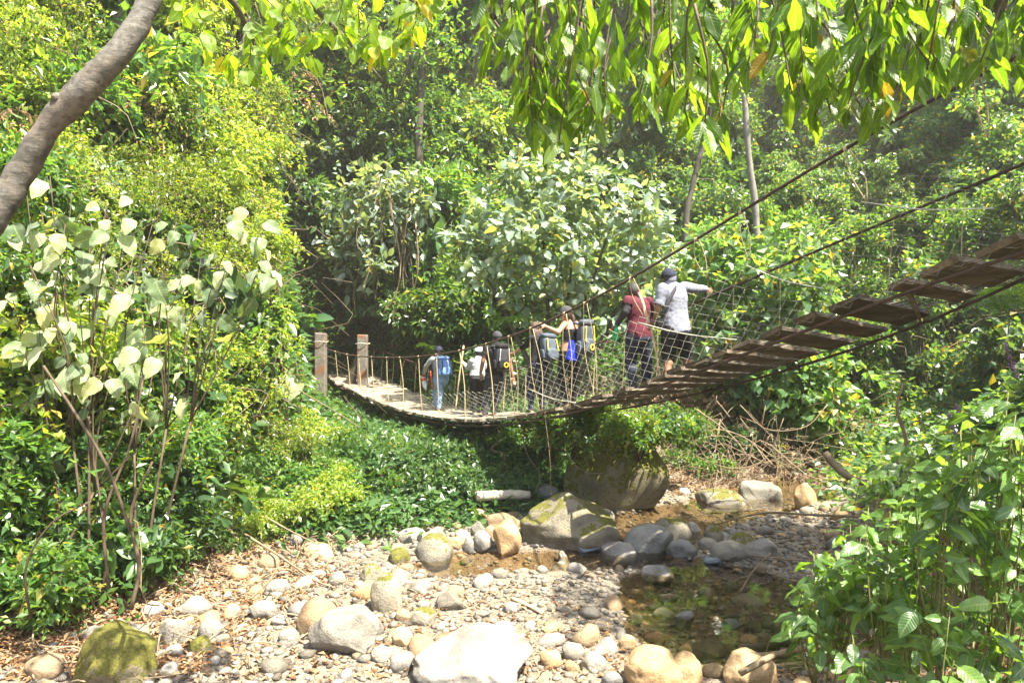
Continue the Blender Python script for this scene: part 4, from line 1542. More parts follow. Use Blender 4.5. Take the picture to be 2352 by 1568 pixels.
# second: white top, mint cap, staff
e, j, q = person('hiker in a white long sleeved top and mint green cap holding a staff', 14.1,
    dict(head=(1100, 811, .1), neck=(1098.5, 822, .05), shL=(1084.5, 829.5, -.06), shR=(1112, 828.5, .12), elL=(1074.5, 845, .02), wrL=(1065, 835, .16), handL=(1061, 829, .2),
         elR=(1120, 848, .1), wrR=(1117, 864, .25), handR=(1115, 871, .3), pel=(1096, 868, 0), knL=(1089, 904, .05), ankL=(1090, 945, -.05), knR=(1104, 904, .2), ankR=(1106, 943, .25)),
    [('jacket', 'white_cloth', {'torso': (-.02, 9), 'uarm': (0, 9), 'farm': (0, .95), 'neck': (-1, .3)}, .016), ('trousers', 'black', {'torso': (-9, .0), 'thigh': FULL, 'calf': (0, .95)}, .014), ('waist_bag', 'charcoal', {'torso': (-.03, .05)}, .03)],
    hair='hair', cap='mint', shoe='shoe', hands=('grip', ''))
rod('walking_stick', 'straight pale staff gripped by the hiker in white', 'stick', [P(1065, 793, 14.3), P(1057, 850, 14.25), P(1046, 943, 14.2)], .020, .016, 'stick')

# third: black t-shirt
e, j, q = person('hiker in a black t-shirt, dark trousers and cap with a black backpack', 13.2,
    dict(head=(1141.5, 777, .06), neck=(1142, 789, 0), shL=(1117, 800, -.1), shR=(1166, 799.5, .13), elL=(1109, 830, -.12), wrL=(1103.5, 858, -.02), handL=(1106, 868, .03),
         elR=(1171, 833, .16), wrR=(1178, 864, .12), handR=(1180, 874, .12), pel=(1137, 862, 0), knL=(1123, 905, .02), ankL=(1113, 953, -.12), knR=(1143, 905, .12), ankR=(1134, 955, .1)),
    [('t_shirt', 'black', {'torso': (.0, 9), 'uarm': (0, .55), 'neck': (-1, .05)}, .016), ('trousers', 'charcoal', {'torso': (-9, .02), 'thigh': FULL, 'calf': (0, .95)}, .02)],
    skin='skin_tan', hair='hair', cap='charcoal', shoe='shoe_dark', build=1.1)
backpack('black backpack with yellow ring badge on the hiker in the t-shirt', P(1143, 822, 13.1) - FWD * .14, q['lat'], q['up'], -FWD, .30, .50, .19, 'charcoal', 'grey_cloth', 'black', ('ring',))

# fourth: long brown hair, black sleeves
e, j, q = person('hiker with long brown hair in black clothes laying a hand on the next shoulder', 12.05,
    dict(head=(1227, 756, .08), neck=(1233, 767, .03), shL=(1220, 776, -.08), shR=(1257, 779, .12), elL=(1208, 793, .1), wrL=(1182, 809, .55), handL=(1172, 814, .72),
         elR=(1268, 800, .2), wrR=(1262, 822, .35), handR=(1258, 830, .4), pel=(1239, 832, -.05), knL=(1217, 884, .1), ankL=(1221, 940, -.05), knR=(1246, 885, .1), ankR=(1244, 948, .12)),
    [('top', 'black', {'torso': (-.03, 9), 'uarm': (0, 9), 'farm': (0, .35), 'neck': (-1, .1)}, .014), ('leggings', 'navy', {'torso': (-9, .0), 'thigh': FULL, 'calf': (0, .95)}, .012)],
    hair='hair_brown', long_hair=.26, shoe='shoe')
backpack('slate backpack with lime straps on the long haired hiker', P(1252, 799, 12.0) - FWD * .12, q['lat'], q['up'], -FWD, .32, .47, .2, 'slate', 'lime')

# fifth: cap, crop top, hand on the cable
lookL = norm(np.array([-.95, .25, 0]))
e, j, q = person('hiker in a black crop top and cap reaching out to the handrail cable', 11.2,
    dict(head=(1300, 722, .0), neck=(1304, 735, 0), shL=(1297, 744, -.1), shR=(1324, 744, .12), elL=(1282, 763, -.25), wrL=(1254, 750, -.30), handL=(1243, 745, -.30),
         elR=(1334, 775, .2), wrR=(1322, 798, .3), handR=(1315, 806, .34), pel=(1308, 812, -.02), knL=(1290, 866, .12), ankL=(1304, 925, -.1), knR=(1314, 868, .1), ankR=(1318, 932, .08)),
    [('crop_top', 'black', {'torso': (.19, .40)}, .012), ('leggings', 'black', {'torso': (-9, .05), 'thigh': FULL, 'calf': (0, .95)}, .014)],
    face=lookL, hair='hair_brown', long_hair=.2, cap='charcoal', hands=('grip', ''))
bc = P(1337, 777, 11.1) - FWD * .08
backpack('large slate backpack with yellow trim on the hiker in the crop top', bc, q['lat'], norm(q['up'] + .12 * RGT), -FWD, .33, .56, .22, 'slate', 'yellow', None, ('ring',))
mb = MB()
top = P(1312, 781, 10.95)
n = 15
V, T = [], []
for i in range(9):
    t = i / 8
    for k in range(n):
        a = k / n * 6.283
        r = (.035 + .075 * t) * (1 + .22 * math.sin(a * 5 + t) * t)
        V.append(top + np.array([r * math.cos(a) + .02 * t, r * .5 * math.sin(a), -.31 * t - .02 * math.sin(a * 3) * t]))
for i in range(8):
    for k in range(n):
        T.append((i * n + k, i * n + (k + 1) % n, (i + 1) * n + (k + 1) % n, (i + 1) * n + k))
V = np.array(V)
o = link('cloth', make_mesh('cloth', V - top, np.array(T), M['royal'])); o.location = top
tag(o, 'bright blue cloth hanging from the large slate backpack', 'cloth')

# sixth: maroon shirt
e, j, q = person('hiker in a maroon shirt over black sleeves carrying a green bottle', 9.95,
    dict(head=(1454, 671, .05), neck=(1459, 684, .02), shL=(1443, 690, -.1), shR=(1489, 692, .14), elL=(1437, 716, -.14), wrL=(1415, 746, .02), handL=(1406, 761, .06),
         elR=(1503, 720, .28), wrR=(1495, 744, .45), handR=(1490, 752, .5), pel=(1467, 772, 0), knL=(1448, 828, .05), ankL=(1456, 892, -.1), knR=(1485, 828, .1), ankR=(1483, 890, .1)),
    [('undershirt', 'charcoal', {'uarm': (.2, 9), 'farm': (0, .95)}, .010), ('t_shirt', 'maroon', {'torso': (-.02, 9), 'uarm': (0, .38), 'neck': (-1, .1)}, .02), ('trousers', 'navy', {'torso': (-9, .02), 'thigh': FULL, 'calf': (0, .95)}, .018)],
    skin='skin_tan', hair='hair', long_hair=.2, shoe='shoe', build=1.13, hands=('grip', ''))
V, T = tube([j['wrL'] * .8 + j['elL'] * .2, j['wrL'] * .98 + j['elL'] * .02], [.040, .038], 12, False)
o = link('wristband', make_mesh('wristband', V - q['base'], T, M['teal']), e)
bottle('green plastic bottle in the hand of the hiker in maroon', j['handL'] + (.03, -.06, -.14), (.10, -.15, .9), .22, .048, 'green_plastic', 'green_plastic')

# seventh: grey marl top, black shorts
e, j, q = person('hiker in a grey marl top and black shorts with one arm stretched out', 9.35,
    dict(head=(1535, 640, .03), neck=(1539, 653, 0), shL=(1523, 663, -.1), shR=(1571, 660, .14), elL=(1512, 707, -.12), wrL=(1502, 737, .05), handL=(1492, 751, .14),
         elR=(1598, 663, .42), wrR=(1621, 664, .66), handR=(1633, 668, .8), pel=(1553, 757, 0), knL=(1535, 815, .05), ankL=(1533, 880, -.1), knR=(1577, 808, .2), ankR=(1577, 862, .2)),
    [('top', 'marl', {'torso': (-.06, 9), 'uarmL': (0, .85), 'uarmR': (0, 9), 'farmR': (0, .95), 'neck': (-1, .1)}, .022), ('shorts', 'black', {'torso': (-9, -.02), 'thigh': FULL, 'calf': (0, .25)}, .028)],
    skin='skin_tan', hair='hair', cap='navy', shoe='shoe', build=1.18)
V, T = tube([j['wrL'] * .8 + j['elL'] * .2, j['wrL'] * .98 + j['elL'] * .02], [.046, .043], 12, False)
link('wristband', make_mesh('wristband', V - q['base'], T, M['magenta']), e)
# sling bag
sb = empty('sling_bag', P(1517, 742, 9.2)); tag(sb, 'black sling bag with a diagonal strap over the grey marl top', 'bag')
sbo = P(1517, 742, 9.2)
up_, la_, de_ = q['up'], q['lat'], -FWD
pts = [P(1517, 738, 9.18), P(1530, 705, 9.12), P(1546, 672, 9.17), P(1556, 655, 9.30), P(1556, 652, 9.42)]
mbs = MB()
sp = spline(pts, 16)
tg = norm(np.gradient(sp, axis=0)); sd = norm(np.cross(tg, np.array([0, -1.0, 0])))
V = np.concatenate([sp + sd * .022, sp - sd * .022, sp + sd * .022 + (0, .01, 0), sp - sd * .022 + (0, .01, 0)])
T = []
for i in range(15):
    for a_, b_ in ((0, 1), (1, 3), (3, 2), (2, 0)):
        T.append((a_ * 16 + i, b_ * 16 + i, b_ * 16 + i + 1, a_ * 16 + i + 1))
link('strap', make_mesh('strap', V - sbo, np.array(T), M['charcoal']), sb)
V, T = rbox(.12, .09, .17)
link('pouch', make_mesh('pouch', V, T, M['black']), sb)
rod('walking_stick', 'long pale crooked staff between the maroon shirt and the grey top', 'stick', [P(1469, 672, 9.6), P(1490, 740, 9.5), P(1497, 756, 9.5), P(1510, 825, 9.45), P(1521, 884, 9.4)], .022, .016, 'stick')
# ------------------------------------------------------------------ vegetation
def leaf_template(lod, w=.5, fold=.16, droop=.12):
    """x across, y along, z up; unit length"""
    if lod == 0:
        V = np.array([(0, 0, 0), (w / 2, .42, fold * w), (0, 1, -droop), (-w / 2, .42, fold * w)])
        T = np.array([(0, 1, 2), (0, 2, 3)])
        ac = np.array([0, 1, 0, -1.0])
    elif lod == 1:
        V = np.array([(0, 0, 0), (.40 * w, .2, fold * w * .8), (.5 * w, .48, fold * w - droop * .2), (.3 * w, .78, fold * w * .6 - droop * .6), (0, 1, -droop), (-.3 * w, .78, fold * w * .6 - droop * .6), (-.5 * w, .48, fold * w - droop * .2), (-.40 * w, .2, fold * w * .8), (0, .48, -droop * .15)])
        T = np.array([(0, 1, 8), (1, 2, 8), (2, 3, 8), (3, 4, 8), (4, 5, 8), (5, 6, 8), (6, 7, 8), (7, 0, 8)])
        ac = np.array([0, .8, 1, .6, 0, -.6, -1, -.8, 0])
    return V, T, ac, V[:, 1]


def big_leaf(seed, w, shape='ovate', fold=.18, droop=.25, wave=.03, petiole=.12, nl=11, na=6):
    """one large leaf as a curved sheet with a stalk"""
    r = np.random.default_rng(seed)
    V, T, AC, AL = [], [], [], []
    tw = r.normal() * .25
    for i in range(nl):
        t = i / (nl - 1)
        if shape == 'ovate':
            hw = w / 2 * max(.02, (math.sin(math.pi * t ** .72)) ** .75)
        elif shape == 'heart':
            hw = w / 2 * max(.02, (math.sin(math.pi * (t * .9 + .1) ** .55)) ** .8 if t < .98 else .02)
        else:
            hw = w / 2 * max(.015, (math.sin(math.pi * t ** .9)) ** 1.05)
        for k in range(na + 1):
            a = -1 + 2 * k / na
            x = a * hw * (1 + .04 * r.normal())
            z = fold * abs(a) * hw - droop * t * t + wave * math.sin(t * 13 + a * 2 + seed) * abs(a) + tw * x * t
            V.append((x, petiole + t * (1 - .12 * droop * t), z)); AC.append(a); AL.append(t)
    for i in range(nl - 1):
        for k in range(na):
            q = i * (na + 1) + k
            T.append((q, q + 1, q + na + 2)); T.append((q, q + na + 2, q + na + 1))
    if petiole:
        n0 = len(V)
        pv, pt = tube([(0, 0, .0), (0, petiole * .5, .01), (0, petiole + .03, 0)], [.012, .010, .008], 4)
        V += [tuple(p) for p in pv]; AC += [0] * len(pv); AL += [0] * len(pv)
        T += [tuple(int(c) + n0 for c in t_) for t_ in pt]
    return np.array(V), np.array(T), np.array(AC), np.array(AL)


def frames(axis_, nrm):
    y = norm(axis_)
    z = nrm - y * np.sum(nrm * y, -1, keepdims=True)
    z = norm(z)
    x = np.cross(y, z)
    return np.stack([x, y, z], 1)      # rows: local axes


def leaves_mesh(mb, pos, axis_, nrm, size, tmpl, rnd):
    V, T, ac, al = tmpl
    Fm = frames(axis_, nrm)
    W = np.einsum('kj,njc->nkc', V, Fm) * size[:, None, None] + pos[:, None, :]
    n, k = len(pos), len(V)
    TT = (T[None] + (np.arange(n) * k)[:, None, None]).reshape(-1, 3)
    mb.add(W.reshape(-1, 3), TT, leafrnd=np.repeat(rnd, k), across=np.tile(ac, n), along=np.tile(al, n))


def blob_leaves(r, blobs, n, L, cluster=5, droop=.5, upn=.7, shell=.62, spread=.9, lower=.45):
    """positions and frames of leaves in sprays over lumpy blobs"""
    B = np.array([b[0] for b in blobs], float); Rr = np.array([b[1] if np.ndim(b[1]) else (b[1],) * 3 for b in blobs], float)
    area = Rr[:, 0] * Rr[:, 2] + Rr[:, 0] * Rr[:, 1]
    nc = max(1, n // cluster)
    bi = r.choice(len(B), nc, p=area / area.sum())
    d = norm(r.normal(size=(nc, 3)))
    flip = (d[:, 2] < 0) & (r.random(nc) > lower)
    d[flip, 2] *= -1
    lump = 1 + .30 * noise3(d * 2.3 + B[bi] * 3.1, 77) + .22 * noise3(d * 5.1 + B[bi] * 5.1, 78)
    rad = lump * (1.06 - shell * r.random(nc) ** 1.3) + np.where(r.random(nc) < .10, .35 * r.random(nc), 0)
    c = B[bi] + d * Rr[bi] * rad[:, None]
    out = norm(d / Rr[bi] + .35 * r.normal(size=(nc, 3)) + (0, 0, .15))
    ci = np.repeat(np.arange(nc), cluster)
    m = len(ci)
    ax_ = norm(out[ci] + spread * r.normal(size=(m, 3)) + np.array([0, 0, -droop]))
    pos = c[ci] + ax_ * (L * .35 * r.random((m, 1))) + r.normal(size=(m, 3)) * L * .35
    nr = norm(np.array([0, 0, upn]) + out[ci] * .55 + .45 * r.normal(size=(m, 3)))
    size = L * np.clip(1 + .28 * r.normal(size=m), .45, 1.7)
    return pos, ax_, nr, size, np.repeat(r.random(nc) * .6, cluster) * .5 + r.random(m) * .7


def stems(root, targets, r0=.03, r1=.008, wob=.12, seed=0, seg=5):
    r = np.random.default_rng(seed)
    mb = MB()
    for t in targets:
        t = np.asarray(t, float); root_ = np.asarray(root, float) + r.normal(size=3) * (.05, .05, 0)
        mid = root_ * .5 + t * .5 + r.normal(size=3) * wob + np.array([0, 0, .1 * abs(t[2])])
        mb.add(*tube(spline([root_, mid, t], 7), np.linspace(r0, r1, 7), seg))
    return mb


SPEC = {}


def make_shrub_variant(key, seed, leaf, L, n, lod, w=.5, form='dome', stem='stem', droop=.5, cluster=5, upn=.7):
    r = np.random.default_rng(seed)
    blobs = []
    if form == 'dome':
        for k in range(8):
            a, q = r.random() * 6.28, r.random() ** .5 * .75
            blobs.append((np.array([q * math.cos(a), q * math.sin(a), .35 + .75 * (1 - q) * r.random() + .25 * r.random()]), .34 + .22 * r.random()))
    elif form == 'tall':
        for k in range(11):
            h = r.random() * 2.6
            a, q = r.random() * 6.28, r.random() ** .5 * (.75 - .16 * h)
            blobs.append((np.array([q * math.cos(a), q * math.sin(a), .3 + h]), .30 + .25 * r.random()))
    elif form == 'drape':
        for k in range(10):
            a = r.random() * 6.28
            blobs.append((np.array([.7 * math.cos(a), .7 * math.sin(a), .3 + 1.3 * r.random()]), (.28 + .15 * r.random(), .28 + .15 * r.random(), .55 + .4 * r.random())))
    elif form == 'low':
        for k in range(9):
            a, q = r.random() * 6.28, r.random() ** .5
            blobs.append((np.array([q * math.cos(a), q * math.sin(a), .10 + .2 * r.random()]), (.3, .3, .16 + .12 * r.random())))
    elif form == 'crown':
        for k in range(13):
            d = norm(r.normal(size=3)); d[2] = abs(d[2]) * .8
            blobs.append((np.array([0, 0, 3.0]) + d * (1.25, 1.25, 1.1) * (.35 + .75 * r.random()), .42 + .32 * r.random()))
    mb = MB()
    n = int(n * .8)
    leaves_mesh(mb, *blob_leaves(r, blobs, n, L, cluster, droop, upn)[:4], leaf_template(lod, w), r.random((n // cluster) * cluster))
    shoots = MB()
    for k in range(10 if form in ('low',) else 26):
        b = blobs[int(r.integers(len(blobs)))]
        rad = np.mean(b[1])
        az = r.random() * 6.28
        d = norm(np.array([math.cos(az), math.sin(az), r.uniform(.1, 1.4)]))
        Ls = r.uniform(.5, 1.15) * (.45 if form == 'low' else 1)
        ts = np.linspace(0, 1, 9)[:, None]
        pts = b[0] + d * rad * .5 + d * ts * Ls + np.array([0, 0, -.75]) * Ls * ts ** 2 + np.cumsum(r.normal(size=(9, 3)) * .02, 0)
        shoots.add(*tube(pts, np.linspace(.008, .003, 9), 3, False))
        q = np.repeat(pts[2:], 3, 0)
        m = len(q)
        leaves_mesh(mb, q + r.normal(size=(m, 3)) * .02, norm(d * .4 + r.normal(size=(m, 3)) * .9 + (0, 0, -droop)), norm(r.normal(size=(m, 3)) * .5 + (0, 0, .9)), L * np.clip(1.15 + .3 * r.normal(size=m), .5, 1.8), leaf_template(lod, w), r.random(m))
    fo = mb.mesh(key + '_foliage', M[leaf], lod == 1)
    if form == 'crown':
        sm = MB()
        sm.add(*tube(spline([(0, 0, -.6), (.08, .05, .9), (0, 0, 2.2), (.05, .0, 3.2)], 10), np.linspace(.13, .05, 10), 8))
        for b in blobs[:8]:
            sm.add(*tube(spline([(0, 0, 1.7 + r.random()), (b[0] + (0, 0, 2.0)) / 2, b[0]], 6), np.linspace(.05, .012, 6), 5))
        sm.add(*shoots.arrays())
        st = sm.mesh(key + '_trunk', M[stem])
    else:
        st = stems((0, 0, -.15), [b[0] for b in blobs[:7]], .03, .008, .1, seed).add(*shoots.arrays()).mesh(key + '_stems', M[stem])
    SPEC.setdefault(key, []).append((fo, st, 'trunk' if form == 'crown' else 'stems', 'crown' if form == 'crown' else 'foliage'))


for v in range(3):
    make_shrub_variant('bright', 10 + v, 'leaf_bright', .105, 4200, 0, .52, 'dome', droop=.7)
    make_shrub_variant('bright_drape', 20 + v, 'leaf_bright', .10, 4200, 0, .5, 'drape', droop=.9)
    make_shrub_variant('mid', 30 + v, 'leaf_mid', .12, 3400, 0, .5, 'dome')
    make_shrub_variant('mid_tall', 40 + v, 'leaf_mid', .13, 4400, 0, .5, 'tall')
    make_shrub_variant('dark', 50 + v, 'leaf_dark', .15, 2600, 0, .5, 'dome')
    make_shrub_variant('vine', 60 + v, 'leaf_vine', .135, 3600, 0, .8, 'tall', droop=.9, upn=.4)
    make_shrub_variant('vine_dome', 70 + v, 'leaf_vine', .135, 2800, 0, .8, 'dome', droop=.9, upn=.4)
    make_shrub_variant('pale', 80 + v, 'leaf_pale', .20, 1500, 1, .62, 'dome', droop=.35, cluster=6)
    make_shrub_variant('broad', 130 + v, 'leaf_dark', .24, 700, 1, .5, 'dome', droop=.5, cluster=5)
    make_shrub_variant('fine', 140 + v, 'leaf_bright', .065, 5200, 0, .5, 'drape', droop=.9)
    make_shrub_variant('dry', 150 + v, 'leaf_dry', .09, 1100, 0, .4, 'drape', droop=1.1)
    make_shrub_variant('low', 90 + v, 'leaf_mid', .10, 1500, 0, .5, 'low')
    make_shrub_variant('herb', 100 + v, 'leaf_fresh', .13, 900, 0, .45, 'low')
    make_shrub_variant('tree', 110 + v, 'leaf_mid', .12, 7500, 0, .5, 'crown', 'bark', droop=.6)
    make_shrub_variant('tree_bright', 120 + v, 'leaf_bright', .11, 7500, 0, .5, 'crown', 'bark_pale', droop=.7)


def put_plant(name, key, loc, scale, label, cat, group, rz=None, tilt=(0, 0), sz=1.0):
    fo, st, sname, fname = SPEC[key][int(rng.integers(len(SPEC[key])))]
    e = empty(name, loc)
    e.rotation_euler = (tilt[0], tilt[1], rng.random() * 6.28 if rz is None else rz)
    e.scale = (scale, scale, scale * sz)
    tag(e, label, cat, group)
    link(fname, fo, e)
    link(sname, st, e)
    return e


def in_poly(x, y, poly):
    c = False
    n = len(poly)
    for i in range(n):
        (x1, y1), (x2, y2) = poly[i], poly[(i + 1) % n]
        if (y1 > y) != (y2 > y) and x < (x2 - x1) * (y - y1) / (y2 - y1) + x1:
            c = not c
    return c


LANDMARKS = [(180, 250, 'the leaning grey trunk'), (300, 620, 'the pale large leaved shrubs'), (737, 800, 'the bridge posts'), (1280, 560, 'the pale broad leaved tree'), (1540, 640, 'the hiker in grey marl'),
             (1140, 860, 'the hiker in the black t-shirt'), (1725, 380, 'the slim pale trunk'), (970, 380, 'the tall vine hung trunk'), (2150, 640, 'the open planks near the bridge end'), (1420, 1080, 'the huge moss covered boulder'),
             (1740, 470, 'the upper handrail cable'), (450, 1180, 'the broad arching leaves'), (640, 140, 'the overhanging yellow green leaves'), (1250, 150, 'the hanging lance shaped leaves'), (1000, 580, 'the hanging dry climber'), (2000, 1000, 'the tangle of dry branches')]


def where(x, y):
    k = min(range(len(LANDMARKS)), key=lambda i: (LANDMARKS[i][0] - x) ** 2 + (LANDMARKS[i][1] - y) ** 2)
    lx, ly, ph = LANDMARKS[k]
    dx, dy = x - lx, y - ly
    d = math.hypot(dx, dy)
    far = 'well ' if d > 260 else ''
    if abs(dy) > 1.6 * abs(dx):
        rel = far + ('above' if dy < 0 else 'below')
    elif abs(dx) > 1.6 * abs(dy):
        rel = far + ('left of' if dx < 0 else 'right of')
    else:
        rel = far + ('up and ' if dy < 0 else 'down and ') + ('left of' if dx < 0 else 'right of')
    return rel + ' ' + ph


LOOK = {'bright': 'yellow green', 'bright_drape': 'yellow green drooping', 'mid': 'green', 'mid_tall': 'tall green', 'dark': 'dark green', 'vine': 'tall vine clad', 'vine_dome': 'vine clad', 'pale': 'pale broad leaved', 'low': 'low green',
        'herb': 'fresh green', 'broad': 'broad leaved dark', 'fine': 'fine leaved', 'dry': 'withered brown', 'tree': 'green', 'tree_bright': 'yellow green'}


PLANT_H = {'tall': 3.1, 'vine': 3.1, 'mid_tall': 3.1, 'tree': 4.6, 'tree_bright': 4.6, 'bright_drape': 2.0, 'low': .5, 'herb': .5}


def hides_bridge(g, s, k, margin=18):
    """would a plant here stand in front of the bridge or in it?"""
    q = g[:2] - C0
    sd, od = q @ U2, q @ R2
    if -12.5 < sd < 9 and abs(od) < HALF + .55 * s and k not in ('low', 'herb'):
        return True
    px, rp = 1176 + g[0] / g[1] * F, s * .95 / g[1] * F
    top = 784 - (g[2] + PLANT_H.get(k, 1.5) * s - CAM_H) / g[1] * F
    for x in (px - rp, px, px + rp):
        if 700 < x < 2352:
            sb = float(line_s(x, -HALF))
            if g[1] < C0[1] - HALF * R2[1] + U2[1] * sb + .3:
                lo_, hi_ = np.interp(x, [p[0] for p in RN], [p[1] for p in RN]), np.interp(x, [p[0] for p in NEAR_PIX], [p[1] for p in NEAR_PIX])
                if x < 760:
                    hi_ = 880
                if top < hi_ + margin:
                    return True
    return False


USED_LABELS = {}


def plant_label(size, look, kind, x, y):
    w = ' '.join((size + look + ' ' + kind + ' ' + where(x, y)).split())
    if w in USED_LABELS:
        for extra in ('bushier', 'sparser', 'leaning', 'spreading', 'upright', 'ragged', 'dense', 'open'):
            if extra + ' ' + w not in USED_LABELS:
                w = extra + ' ' + w
                break
    USED_LABELS[w] = 1
    if len(w.split()) > 16:
        w = w.replace('up and ', 'up ').replace('down and ', 'down ').replace(' near the bridge end', '')
    return w


def scatter(poly, n, kinds, name, cat, group, smin, smax, gap=.55, lo=2.5, hi=80, sz=(.85, 1.25), minY=0):
    xs = [p[0] for p in poly]; ys = [p[1] for p in poly]
    N = n * 25
    X, Y = rng.uniform(min(xs), max(xs), N), rng.uniform(min(ys), max(ys), N)
    keep = np.array([in_poly(a, b, poly) for a, b in zip(X, Y)])
    X, Y = X[keep], Y[keep]
    H = ground_hits(X, Y, lo)
    spots = []
    for x, y, g in zip(X, Y, H):
        if len(spots) >= n:
            break
        if np.isnan(g[0]) or g[1] > hi or g[1] < minY:
            continue
        s = rng.uniform(smin, smax)
        if any((g[0] - a) ** 2 + (g[1] - b) ** 2 < (gap * (s + c) * .5) ** 2 for a, b, c in spots):
            continue
        spots.append((g[0], g[1], s))
        k = kinds[int(rng.integers(len(kinds)))]
        if hides_bridge(g, s, k):
            spots.pop()
            continue
        size = 'small ' if s < smin + (smax - smin) * .33 else ('large ' if s > smin + (smax - smin) * .67 else '')
        put_plant(name, k, g - (0, 0, .12 * s), s, plant_label(size, LOOK[k], name.replace('_', ' '), x, y), cat, group, sz=rng.uniform(*sz), tilt=(rng.normal() * .14, rng.normal() * .14))
    return spots


def ground_cover(name, label, poly, n, leaf, L, hgt, lo=2.5, w=.5, minY=0, maxY=60, lod=0):
    """leaves of low plants over a stretch of ground, as one mass"""
    xs = [p[0] for p in poly]; ys = [p[1] for p in poly]
    X, Y = rng.uniform(min(xs), max(xs), n // 4), rng.uniform(min(ys), max(ys), n // 4)
    keep = np.array([in_poly(a, b, poly) for a, b in zip(X, Y)])
    H = ground_hits(X[keep], Y[keep], lo)
    H = H[~np.isnan(H[:, 0]) & (H[:, 1] > minY) & (H[:, 1] < maxY)]
    c = np.repeat(H, 8, 0)
    m = len(c)
    spread = L * 2.2 * (1 + c[:, 1:2] * .04)
    off = rng.normal(size=(m, 2)) * spread
    px, py = c[:, 0] + off[:, 0], c[:, 1] + off[:, 1]
    sb_, ob_ = (px - C0[0]) * U2[0] + (py - C0[1]) * U2[1], (px - C0[0]) * R2[0] + (py - C0[1]) * R2[1]
    hgt = np.where((sb_ > -12) & (sb_ < 8) & (np.abs(ob_ + .2) < 1.5), np.minimum(hgt, .3), hgt)
    zz = hf(px, py) + hgt * rng.random(m) ** 1.5 * (.4 + .6 * (noise2(px * 1.5, py * 1.5, 91) * .5 + .5))
    pos = np.stack([px, py, zz], -1)
    ax_ = norm(rng.normal(size=(m, 3)) * (1, 1, .5) + (0, -.3, -.1))
    nr = norm(rng.normal(size=(m, 3)) * .45 + (.1, -.25, .9))
    mb = MB()
    leaves_mesh(mb, pos, ax_, nr, L * np.clip(1 + .35 * rng.normal(size=m), .4, 2) * (1 + .02 * pos[:, 1]), leaf_template(lod, w), rng.random(m))
    tag(link(name, mb.mesh(name, M[leaf], False)), label, None, kind='stuff')
# ---- masses of small leaves close to the ground, beneath the shrubs
ground_cover('undergrowth', 'mass of small sunlit leaves on the left hillside', [(-60, -60), (900, -60), (900, 420), (660, 500), (760, 900), (700, 1160), (430, 1180), (-60, 1180)], 30000, 'leaf_mid', .095, .5, 4.5)
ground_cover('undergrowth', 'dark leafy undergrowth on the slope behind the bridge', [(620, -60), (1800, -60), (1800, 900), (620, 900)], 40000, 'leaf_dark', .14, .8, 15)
ground_cover('undergrowth', 'leafy undergrowth on the right hillside', [(1560, -60), (2420, -60), (2420, 1150), (1930, 1150), (1880, 960), (1560, 900)], 34000, 'leaf_vine', .12, .7, 7, .7)
ground_cover('undergrowth', 'undergrowth in shade-dark leaf colour on the bank under the bridge', [(700, 880), (1300, 960), (1300, 1120), (960, 1190), (700, 1220)], 30000, 'leaf_dark', .11, .45, 8)  # dark leaf colour stands in for the shade on this bank
# ---- shrubs and trees
scatter([(-60, 930), (430, 960), (470, 1180), (330, 1330), (180, 1400), (-60, 1480)], 46, ['mid', 'broad', 'dark', 'mid_tall', 'dark'], 'thicket_shrub', 'shrub', 'shrubs in the thicket at the foot of the left bank', .5, .85, .45, lo=4.2)
scatter([(-60, 600), (460, 640), (520, 960), (430, 1100), (-60, 1100)], 22, ['mid_tall', 'dark', 'broad', 'mid'], 'thicket_shrub', 'shrub', 'shrubs in the thicket at the foot of the left bank', .6, .9, .5, lo=5.0)
scatter([(420, 1050), (760, 1000), (760, 1200), (560, 1260), (430, 1240)], 22, ['low', 'bright', 'herb'], 'bank_plant', 'plant', 'plants on the left bank above the stones', .35, .6, .55, lo=5)
# trees on the right bank beside the picture: their shade falls on the near end of the bridge and the pool
for (x_, y_, s_, lab) in ((6.9, 4.8, 1.5, 'green tree on the right bank beside the near bridge end'), (8.2, 6.4, 1.6, 'green tree on the right bank uphill of the near bridge end')):
    put_plant('bank_tree', 'tree', (x_, y_, float(hf(x_, y_)) - .2), s_, lab, 'tree', 'trees on the right bank')
scatter([(-60, 250), (430, 0), (900, -40), (900, 420), (640, 500), (720, 760), (740, 900), (690, 1120), (420, 1130), (-60, 1150)], 100, ['bright', 'bright_drape', 'mid', 'fine', 'bright', 'fine', 'broad', 'bright_drape', 'pale', 'mid', 'bright', 'dry'], 'hillside_shrub', 'shrub', 'shrubs tangled over the left hillside', .7, 1.25, .6, lo=5.0)
scatter([(-60, -80), (900, -80), (900, 300), (-60, 500)], 8, ['tree_bright', 'tree_bright'], 'hillside_tree', 'tree', 'trees on the left hillside', .8, 1.2, .7, lo=9)
scatter([(-60, -80), (900, -80), (900, 300), (-60, 400)], 44, ['bright', 'bright_drape', 'mid', 'fine'], 'hillside_shrub', 'shrub', 'shrubs tangled over the left hillside', 1.0, 1.6, .42, lo=9)
scatter([(640, 420), (1060, 300), (1080, 820), (700, 840)], 40, ['dark', 'dark', 'broad', 'mid_tall', 'mid'], 'hollow_shrub', 'shrub', 'shrubs in the shaded hollow behind the posts', .9, 1.5, .55, lo=17)  # dark leaf kinds deepen the hollow's shade by colour
scatter([(560, -60), (1900, -60), (1900, 420), (600, 420)], 24, ['tree', 'tree', 'tree_bright'], 'forest_tree', 'tree', 'trees on the far slope', 1.7, 2.6, .5, lo=19)
